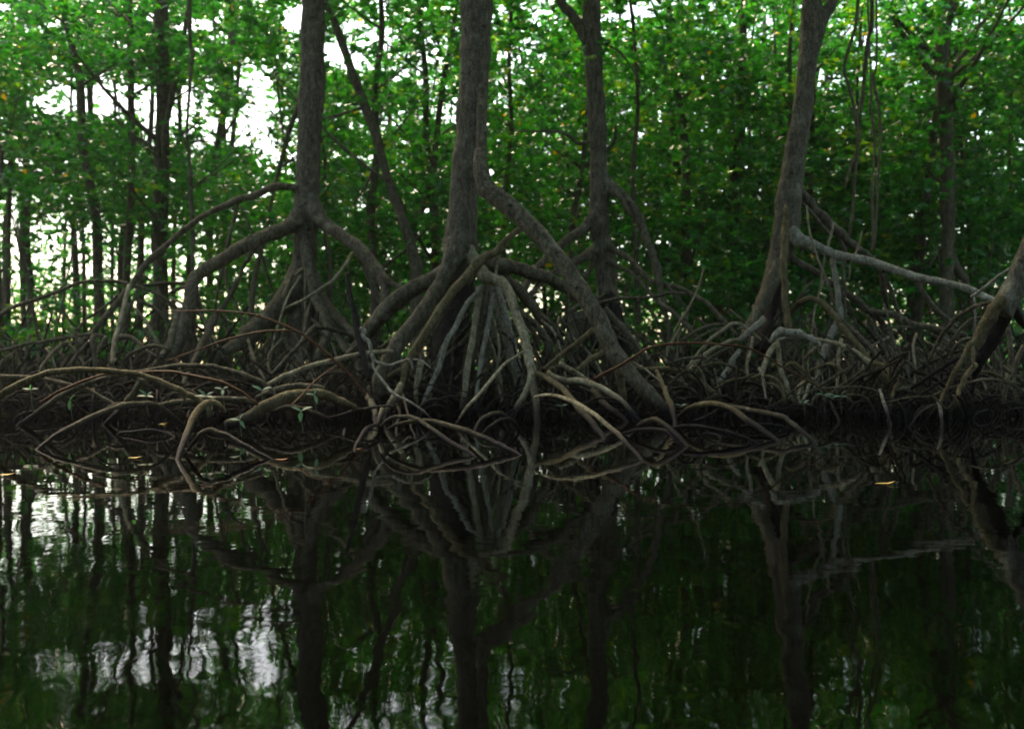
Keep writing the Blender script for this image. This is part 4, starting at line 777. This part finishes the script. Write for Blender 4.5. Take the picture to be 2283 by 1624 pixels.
bgtree('slanting dark pole beside the left-hand big trunk', tr('A2',(60,1200,50),(190,600,30),(250,280,32),'T2',(290,1400,34),(370,1090,40),(440,900,40),(500,700,34)), 17.5, 2, None, ztop=7)
bgtree('leaning bare pole crossing between the two biggest trunks', tr('A2',(1430,1010,92),(1405,870,92),(1360,700,86),(1280,470,80),(1200,250,76),(1130,0,70),'T2',(1085,1110,74),(980,830,74),(900,620,70),(830,420,66),(740,170,60),(670,0,52)), 16.6, 3, None, extra=(tr('T2',(985,890,26),(850,935,24),(700,975,18),(660,980,14)), tr('A2',(1130,90,20),(1060,160,22),(1000,280,20),(900,430,14))))
bgtree('dim sapling crossing behind the leaning pole', tr('A2',(1400,640,50),(1470,480,54),(1545,220,56),'T2',(1575,1350,54),(1590,1150,44),(1640,740,50),(1720,330,34),(1760,60,28)), 18, 2, (60,40,3,8,2))
bgtree('grey trunk right of the forking tree, reaching the top of the frame', tr('A3',(2050,1300,84),(2035,1000,80),(2030,600,72),(2020,400,84),(2050,0,88),'T3',(2040,1500,90),(2090,1000,80),(2100,600,70),(2110,150,62)), 19.5, 4, (130,42,3,9,2.8), extra=(tr('A3',(2050,760,24),(1980,800,22),(1900,880,16)), tr('A3',(2070,900,50),(2180,1000,40),(2280,1060,34)), tr('T3',(2060,740,18),(1960,800,16),(1860,880,12))))
bgtree('broken leaning trunk hung with aerial roots, seen through the gap right of centre', tr('A3',(1890,1200,90),(1840,1000,80),(1780,820,84),(1720,640,100),(1660,500,104),(1600,330,84),(1560,150,60)), 20.5, 3, None, ztop=6)
bgtree('far thin trunk at the left edge in front of the low white sky', tr('A1',(250,1100,62),(220,800,58),(225,500,56),(220,200,50)), 26, 3, (110,42,4.5,10,2.8))
bgtree('diagonal far trunk at the upper left', tr('A1',(200,300,40),'T1',(490,1500,50),(400,1340,56),(320,1210,50),(240,1100,44),(120,980,44),(0,880,80)), 24, 2, None, ztop=7) 
bgtree('pale far trunk left of the slim vertical one', tr('A1',(640,1300,60),(625,900,56),(620,500,50),'T1',(740,1100,50),(745,700,50),(760,200,44)), 27, 3, (120,42,4.5,11,3))
for k, (x, y0, Yd, w) in enumerate([(930,1150,24,30),(820,1200,28,36),(60,1250,26,50),(1440,1000,28,40),(700,1150,32,34),(530,1200,34,30)]):
    lean = random.uniform(-60, 60)
    bgtree('slender backlit mangrove at far left against the low white sky', tr('A1',(x,y0,w),(x+lean*.3,600,w*.9),(x+lean,100,w*.8),'T1',(x+lean*1.2,900,w*.75),(x+lean*1.5,300,w*.7)), Yd, 2, (90,36,4.8,11,2.6), group='slender backlit trees at far left')

# ---- more forest: random individuals, each with trunk, prop roots and its own crown
def random_tree(x, y, label, group, h, r, z0, n, per, size, rad, mleaf='leaf', nroot=3, lean=None):
    e = empty('forest_tree', (x, y, 0.05), label, 'tree', group)
    lx = random.uniform(-1,1)*.5 if lean is None else lean
    rows = []
    for k in range(8):
        t = k/7; rows.append((x+lx*t*t*2+random.uniform(-.07,.07), y+random.uniform(-.1,.1), h*t, r*(1.1-.6*t)))
    T = Tubes(); T.add(rows, sides=8, n=4, wob=.1); top_limbs(T, rows, 6, z0*.8); T.build('trunk', M['far'], e)
    for k in range(nroot):
        a = random.uniform(0, 6.28); hh = random.uniform(.5, 1.6); d = random.uniform(.5, 1.4); rr = r*.4
        pts = [(x, y, hh, rr), (x+math.cos(a)*d*.4, y+math.sin(a)*d*.4, hh*.82, rr*.9), (x+math.cos(a)*d*.85, y+math.sin(a)*d*.85, hh*.4, rr*.8), (x+math.cos(a)*d, y+math.sin(a)*d, 0, rr*.7)]
        tube_obj('prop_root', pts, M['far'], e, n=3)
    crown('crown', e, M[mleaf], x+lx, y, z0, h+1.0, rad, int(n*.86) if y > 20 else n, per, size)
    return e
def inx(y, m=1.12): return y*W0/2/F0*m
# near understory and mid forest
i = 0
for (ya, yb, num, n, per, size, rad, zlo) in ((16.5,20,19,200,38,.125,2.6,(1.4,2.6)), (20,26,25,290,36,.135,3.2,(1.2,2.9)), (26,34,24,270,34,.17,3.9,(1.3,3.6))):
    for k in range(num):
        y = random.uniform(ya, yb); X = inx(y)
        x = -X+2*X*((k+random.random())/num)
        left = x < -X*.42
        if left and y > 19 and random.random() < .3: continue
        z0 = random.uniform(*zlo)+(1.8 if left and y > 20 else 0)
        side = 'left' if x < -X*.33 else ('centre' if x < X*.33 else 'right')
        dist = 'just behind the bank' if y < 20 else ('in the middle of the forest' if y < 26 else 'deep in the forest')
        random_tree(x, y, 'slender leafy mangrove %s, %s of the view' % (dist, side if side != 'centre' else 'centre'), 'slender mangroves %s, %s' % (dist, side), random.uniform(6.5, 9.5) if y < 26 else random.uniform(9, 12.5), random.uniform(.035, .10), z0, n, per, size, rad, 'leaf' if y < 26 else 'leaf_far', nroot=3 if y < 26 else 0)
# leafy understorey low between the trunks
for k in range(44):
    y = random.uniform(16, 32); X = inx(y); f = random.random()
    x = -X*.5+1.55*X*f if k < 40 else -X+X*.5*random.random()
    e = empty('understorey_shrub', (x, y, 0.05), 'leafy mangrove shrub filling the gap low between the trunks', 'shrub', 'understorey shrubs between the trunks')
    T = Tubes(); h = random.uniform(1.6, 3.4)
    for j in range(4):
        a = random.uniform(0, 6.28); T.add([(x, y, 0, .022), (x+.2*math.cos(a), y+.2*math.sin(a), h*.4, .018), (x+.6*math.cos(a), y+.6*math.sin(a), h, .010)], sides=5, n=3)
    T.build('stem', M['far'], e)
    crown('foliage', e, M['leaf'], x, y, .5, h+.6 if k < 40 else 1.4, 1.5, 60, 34, .13 if y < 24 else .15)
for k in range(16):
    y = random.uniform(16.5, 25); X = inx(y); x = X*random.uniform(.3, 1.0) if k < 24 else X*random.uniform(.12, .3)
    e = empty('forest_sapling', (x, y, 0.05), 'bare slender sapling stem rising among the leaves behind the bank', 'sapling', 'bare sapling stems behind the bank')
    T = Tubes(); l = random.uniform(-.9, .9); r = random.uniform(.018, .045)
    T.add([(x, y, 0, r*1.2), (x+l*.15+random.uniform(-.1,.1), y, 2, r), (x+l*.5+random.uniform(-.12,.12), y, 4.2, r*.9), (x+l*.8+random.uniform(-.12,.12), y, 6.5, r*.75), (x+l*1.2, y, 9, r*.5)], sides=7, n=4, kink=.5); T.build('trunk', M['far'], e)
# the wood beyond
def far_forest():
    C = []; T = []
    N = 2500
    y = RNG.uniform(36, 58, N); x = RNG.uniform(-1, 1, N)*y*W0/2/F0*1.15
    u0 = W0/2+F0*x/y
    lowl = (u0 < 480) & (RNG.random(N) < .65)
    zmin = np.where(lowl, 2.6, .3)
    z = zmin+RNG.random(N)**1.35*(22-zmin)
    c = np.stack([x, y, z], 1)
    u, v = proj(c); c = c[RNG.random(len(c)) < keepprob(u, v)]
    per = 34
    C = np.repeat(c, per, 0)+RNG.normal(size=(len(c)*per, 3))*np.array([.85,.85,.5])
    u, v = proj(C); C = C[RNG.random(len(C)) < keepprob(u, v)**.8]
    n2 = 5200; y2 = RNG.uniform(30, 50, n2); x2 = RNG.uniform(-1.1, .1, n2)*y2*W0/2/F0; z2 = CH+y2*RNG.uniform(.02, .36, n2)
    k2 = 700; i2 = RNG.integers(0, k2, n2); cc = np.stack([x2, y2, z2], 1)[:k2][i2]+RNG.normal(size=(n2, 3))*.45   # loose sprays of outer twigs
    C = np.concatenate([C, cc])
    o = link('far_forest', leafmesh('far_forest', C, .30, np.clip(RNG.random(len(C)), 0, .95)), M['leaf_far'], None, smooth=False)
    tag(o, 'hazy green wall of far-off mangrove foliage behind every trunk', 'forest', kind='stuff')
far_forest()
T = Tubes()
for k in range(46):
    y = random.uniform(30, 56); X = inx(y); x = random.uniform(-X*.35, X); l = random.uniform(-.8, .8); r = random.uniform(.05, .12)
    T.add([(x, y, 0, r), (x+l*.2, y, 3, r*.9), (x+l*.7, y, 7, r*.8), (x+l*1.4, y, 13, r*.6)], sides=6, n=2)
tag(T.build('far_tree_trunks', M['far']), 'thin far-off trunks massed in the depth of the forest', 'forest', kind='stuff')

# crowns of the big trees (above the frame; they shade the bank)
for (t, Yc, n) in ((t1,15.4,210),(t2,13.0,230),(t3,15.6,180),(t4,13.8,210),(t6,10.9,120)):
    crown('crown', t, M['leaf'], t.location.x + (1.8 if t is t6 else 0), Yc-.6, 7.2, 11.0, 4.4, n, 40, .16, gap=False, spread=.42)

# unseen leaf mass added behind the viewer to close off low sky light
N = 3600
c = np.stack([RNG.uniform(-26, 26, N), RNG.uniform(-12, -4, N), RNG.random(N)**1.1*12], 1)
C = np.repeat(c, 26, 0)+RNG.normal(size=(N*26, 3))*.6
tag(link('sky_blocking_foliage', leafmesh('sky_blocking_foliage', C, .42), M['leaf'], None, smooth=False), 'unseen mangrove foliage added behind the viewer to block low sky light', 'foliage', kind='stuff')

# ================================================================= ROOT TANGLE, LITTER
def tangle():
    T = Tubes()
    for k in range(560):
        y = 11.9+9*random.random()**1.7; X = inx(y, 1.05); x = random.uniform(-X, X)
        if y < shore(x)-.3: y += .7
        a = random.gauss(0, .9)+(math.pi if random.random() < .5 else 0); L = random.uniform(.4, 1.7); h = random.uniform(.15, .62)*(1.0+.5*(y > 13.5)+.5*(y > 15.5)); r = random.uniform(.006, .02)*(1 if random.random() < .85 else 1.7)
        dx, dy = math.cos(a)*L, math.sin(a)*L*.6
        if random.random() < .55: h2 = h*random.uniform(.7,1)
        else: h2 = h
        T.add([(x, y, gz(x,y)-.1, r*.9), (x+dx*.2, y+dy*.2, h*.7, r), (x+dx*.45, y+dy*.45, h, r*1.05), (x+dx*.75, y+dy*.75, h2*.75, r), (x+dx, y+dy, gz(x+dx,y+dy)-.1, r*.8)], sides=6, n=3)
    for k in range(170):       # little hoops stepping off the bank into the water
        y = random.uniform(11.0, 12.2); X = inx(y, 1.05); x = random.uniform(-X, X); L = random.uniform(.2, .75)*random.choice((-1, 1)); r = random.uniform(.006, .016); h = random.uniform(.08, .34); e = random.uniform(.1, .8)
        T.add([(x, y, -.12, r*.9), (x+L*.12, y+.03, h*.6, r), (x+L*.4, y+e*.3, h, r*1.05), (x+L*.75, y+e*.7, h*.8, r), (x+L, y+e, -.1, r*.9)], sides=6, n=3, kink=.4)
    for k in range(900):
        y = 12.1+8*random.random()**1.4; X = inx(y, 1.05); x = random.uniform(-X, X)
        h = random.uniform(.3, 1.5) if y > 14 else random.uniform(.2, .8); r = random.uniform(.005, .018)
        T.add([(x+random.uniform(-.5,.5), y, h, r), (x+random.uniform(-.12,.12), y, h*.5, r), (x, y, -.1, r*1.1)], sides=5, n=3)
    return T
tag(tangle().build('root_tangle', M['tangle']), 'dense tangle of small roots and shoots over the dark mud', 'roots', kind='stuff')
def fans():
    T = Tubes()
    for (x, y, w, h, n) in ((t1.location.x-.4, 14.6, 1.6, 1.3, 90), (t1.location.x-2.8, 13.9, 1.8, 1.0, 90), (t2.location.x+.6, 12.9, 1.2, 1.2, 110), (t2.location.x-1.2, 13.3, 1.2, .9, 60),
                            (t3.location.x+.3, 14.9, 1.6, 1.2, 70), (t4.location.x+.9, 13.3, 1.7, 1.3, 120), (t4.location.x-1.0, 12.9, 1.2, .6, 60), (t6.location.x-.3, 12.0, 1.4, .8, 90)):
        for k in range(int(n*.6)):
            a = random.gauss(0, .5); hx = x+random.gauss(0, .45)*w; hy = y+random.uniform(-.5, .9); r = random.uniform(.005, .017); z = h*random.uniform(.35, 1.1)
            ex = hx+a*w*.8; ey = max(12.0, hy+random.uniform(-.9, .2)); b = random.uniform(-.12, .12)
            T.add([(hx, hy, z, r), (hx+(ex-hx)*.4+b*.5, hy+(ey-hy)*.35, z*.66, r), (hx+(ex-hx)*.75+b, hy+(ey-hy)*.7, z*.32, r*.95), (ex, ey, -.08, r*.8)], sides=6, n=3, kink=.6)
    return T
tag(fans().build('root_fans', M['root']), 'crowded thin stilt roots crossing between the big trunks', 'roots', kind='stuff')
def litter():
    n = 2600
    y = 11.7+RNG.random(n)**1.5*8; x = RNG.uniform(-1, 1, n)*y*.55
    C = np.array([(a, b, gz(a, b)+.012) for a, b in zip(x, y) if b > shore(a)])
    me = leafmesh('leaf_litter', C, .085, RNG.random(len(C)), flat=4)
    return link('leaf_litter', me, M['litter'], None, smooth=False)
tag(litter(), 'brown dead leaves scattered over the mud bank', 'leaf litter', kind='stuff')

# ================================================================= SEEDLINGS AND FALLEN LEAVES
def blade(L, w, d, n):
    d = Vector(d).normalized(); s = d.cross(Vector(n)).normalized(); nn_ = s.cross(d)
    rowsn = 5; v = []; f = []
    for i in range(rowsn+1):
        t = i/rowsn; ww = w*math.sin(math.pi*min(.97, max(.04, t))**.85)*.5
        c = d*L*t - nn_*L*.22*t*t
        v += [c-s*ww+nn_*ww*.35, c, c+s*ww+nn_*ww*.35]
    for i in range(rowsn):
        for k in (0,1): f.append((i*3+k, i*3+k+1, i*3+k+4, i*3+k+3))
    return v, f
def seedling(label, u, v, Y, leaves, height=.16, L=.10):
    top = P(u, v, Y); e = empty('mangrove_seedling', (top.x, top.y, top.z-height), label, 'seedling', 'mangrove seedlings among the roots')
    tube_obj('stem', [(top.x+.015, top.y+.01, top.z-height, .004), (top.x+.006, top.y, top.z-height*.5, .004), (top.x, top.y, top.z, .003)], M['stem'], e, knots=False)
    for (a, up) in leaves:
        d = (math.cos(a), -.35, up); vv, f = blade(L*random.uniform(.85,1.15), L*.40, d, (0,-.55,1))
        me = bpy.data.meshes.new('leaf'); me.from_pydata([top+x for x in vv], [], f); me.update()
        at = me.attributes.new('tint', 'FLOAT', 'FACE'); at.data.foreach_set('value', [random.random()*.9]*len(f))
        link('leaf', me, M['seed'], e)
PI = math.pi
def CU(c, x, y): return OFF[c][0]+x*K, OFF[c][1]+y*K
for lab, c, x, y, Yd, lv, hgt, L in (
 ('three-leaved seedling in front of the fattest smooth arch', 'B2', 470, 925, 9.0, ((2.5,.6),(.7,.5),(-1.6,-.7)), .2, .11),
 ('two-leaved seedling standing above the left end of the fattest arch', 'B2', 145, 755, 10.0, ((2.6,.7),(.6,.5)), .25, .12),
 ('small dark seedling on the crest of the fattest smooth arch', 'B2', 580, 790, 9.7, ((1.3,.9),(2.6,.3),(-1.3,-.5)), .15, .09),
 ('upright-leaved seedling left of the cane-shaped root, below the longest arch', 'B1', 1215, 800, 9.8, ((2.6,.2),(2.0,.7),(.9,.6),(.2,.1)), .2, .09),
 ('bushy seedling at the right end of the longest smooth arch', 'B1', 1710, 800, 9.2, ((2.9,.2),(2.2,.8),(.6,.7),(.1,.0)), .2, .09),
 ('single drooping leaf seedling at the left tangle', 'B1', 585, 830, 9.6, ((-1.7,-1.2),(1.2,.5)), .2, .09),
 ('pale seedling under the left end of the longest arch', 'B1', 255, 745, 10.2, ((2.7,.3),(.4,.3),(1.5,.6)), .2, .08),
 ('seedling low by the water right of the cane-shaped root', 'B1', 1990, 1000, 8.9, ((2.6,.3),(1.3,.8),(-1.0,-.6)), .15, .09),
 ('seedling with leaves held over the crest at centre left', 'B1', 1850, 745, 9.8, ((2.6,.4),(.6,.6),(-1.5,-.2)), .2, .09),
 ('bright glossy seedling among the small tan hoops at right', 'B4', 620, 790, 11.2, ((2.9,.3),(.3,.2),(2.0,.6),(-.5,-.2)), .2, .11),
 ('low glossy seedling beside the bright one at right', 'B4', 455, 855, 11.2, ((2.6,.3),(.8,.6),(-.3,-.1)), .15, .08),
 ('seedling at the foot of the right-hand hoops, leaves spread flat', 'B4', 760, 800, 11.3, ((3.0,.05),(.1,.05),(1.4,.5)), .2, .10),
 ('pale tiny seedling beneath the heavy sweeping root', 'B3', 1590, 880, 11.4, ((2.5,.4),(.6,.4)), .15, .08),
 ('tiny seedling in the dark hollow right of the centre roots', 'B3', 600, 880, 11.0, ((2.8,.3),(.4,.4)), .12, .07),
): 
    uu, vv_ = CU(c, x, y); seedling(lab, uu, vv_, Yd, lv, hgt, L)
def floating(label, u, v, m, L, ang, z=.006, Yd=None):
    p = P(u, v, Yd or Yg(v)); d = (math.cos(ang), math.sin(ang), 0)
    vv, f = blade(L, L*.38, d, (0,0,1)); vv = [Vector((x.x, x.y, abs(x.z)*.5)) for x in vv]
    me = bpy.data.meshes.new('fallen_leaf'); me.from_pydata(vv, [], f); me.update()
    o = link('fallen_leaf', me, M[m]); o.location = (p.x, p.y, z if not Yd else p.z)
    tag(o, label, 'leaf', 'fallen leaves on the water')
floating('orange-yellow leaf floating alone on open water at right', 1950, 1080, 'yellow', .12, .1)
floating('orange leaf floating beside the pale foot of the low arch', 612, 1026, 'orange', .10, .05)
floating('orange leaf at the foot of the small tan-footed arch', 788, 1002, 'orange', .07, .05)
floating('pale yellow leaf floating among the white reflections at left', 285, 1022, 'yellow', .10, .2)
floating('yellow leaf near the shore left of the cane-shaped root', 352, 946, 'yellow', .11, -.1)
floating('yellow leaf cut by the left edge of the frame', -4, 1060, 'yellow', .10, .1)
floating('curled orange leaf caught low behind the central front roots', 1372, 936, 'orange', .09, -.5, Yd=11.2)

def haze_box():
    me = bpy.data.meshes.new('haze'); x0, x1, y0, y1, z0, z1 = -90, 90, -30, 75, -2, 30
    v = [(x, y, z) for z in (z0, z1) for y in (y0, y1) for x in (x0, x1)]
    me.from_pydata(v, [], [(0,2,3,1), (4,5,7,6), (0,1,5,4), (2,6,7,3), (0,4,6,2), (1,3,7,5)]); me.update()
    m, nt, out = mat('forest_haze')
    p = nn(nt, 'ShaderNodeVolumePrincipled', Density=.00022); p.inputs['Color'].default_value = (.86,.93,.88,1); p.inputs['Anisotropy'].default_value = .3
    nt.links.new(p.outputs[0], out.inputs['Volume'])
    return link('haze', me, m, None, smooth=False)
tag(haze_box(), 'thin pale haze hanging through the forest', 'haze', kind='stuff')

# ================================================================= LIGHT, WORLD, CAMERA
SUN_EL, SUN_AZ = math.radians(52), math.radians(-28)      # low, behind the trees, a little left of the view
w = bpy.data.worlds.new('World'); sc.world = w; w.use_nodes = True
nt = w.node_tree; bg = nt.nodes['Background']
sky = nt.nodes.new('ShaderNodeTexSky'); sky.sky_type = 'NISHITA'; sky.sun_disc = False
sky.sun_elevation = SUN_EL; sky.sun_rotation = SUN_AZ; sky.air_density = 1.0; sky.dust_density = 2.0; sky.ozone_density = 1.0
nt.links.new(sky.outputs[0], bg.inputs['Color']); bg.inputs['Strength'].default_value = .15
sun = bpy.data.lights.new('sun', 'SUN'); sun.energy = 3.0; sun.angle = math.radians(12); sun.color = (1, .90, .74)
so = bpy.data.objects.new('sun', sun); COL.objects.link(so)
d = Vector((math.sin(SUN_AZ)*math.cos(SUN_EL), math.cos(SUN_AZ)*math.cos(SUN_EL), math.sin(SUN_EL)))
so.rotation_euler = (-d).to_track_quat('-Z', 'Y').to_euler(); so.location = (0, 0, 30)
cam = bpy.data.cameras.new('camera'); co = bpy.data.objects.new('camera', cam); COL.objects.link(co)
co.location = (0, 0, CH); co.rotation_euler = (math.pi/2+PITCH, 0, 0)
cam.sensor_width = 36; cam.lens = 36*F0/W0; cam.clip_end = 2000; cam.clip_start = .05
cam.dof.use_dof = True; cam.dof.focus_distance = 6.6; cam.dof.aperture_fstop = 1.7
sc.camera = co
sc.view_settings.view_transform = 'Standard'; sc.view_settings.look = 'None'; sc.view_settings.gamma = 1
sc.view_settings.exposure = 2.15
sc.view_settings.use_white_balance = True; sc.view_settings.white_balance_temperature = 8000; sc.view_settings.white_balance_tint = 10
sc.render.engine = 'CYCLES'
sc.cycles.max_bounces = 8; sc.cycles.diffuse_bounces = 3; sc.cycles.glossy_bounces = 4; sc.cycles.transmission_bounces = 4
print('leaves', NL)
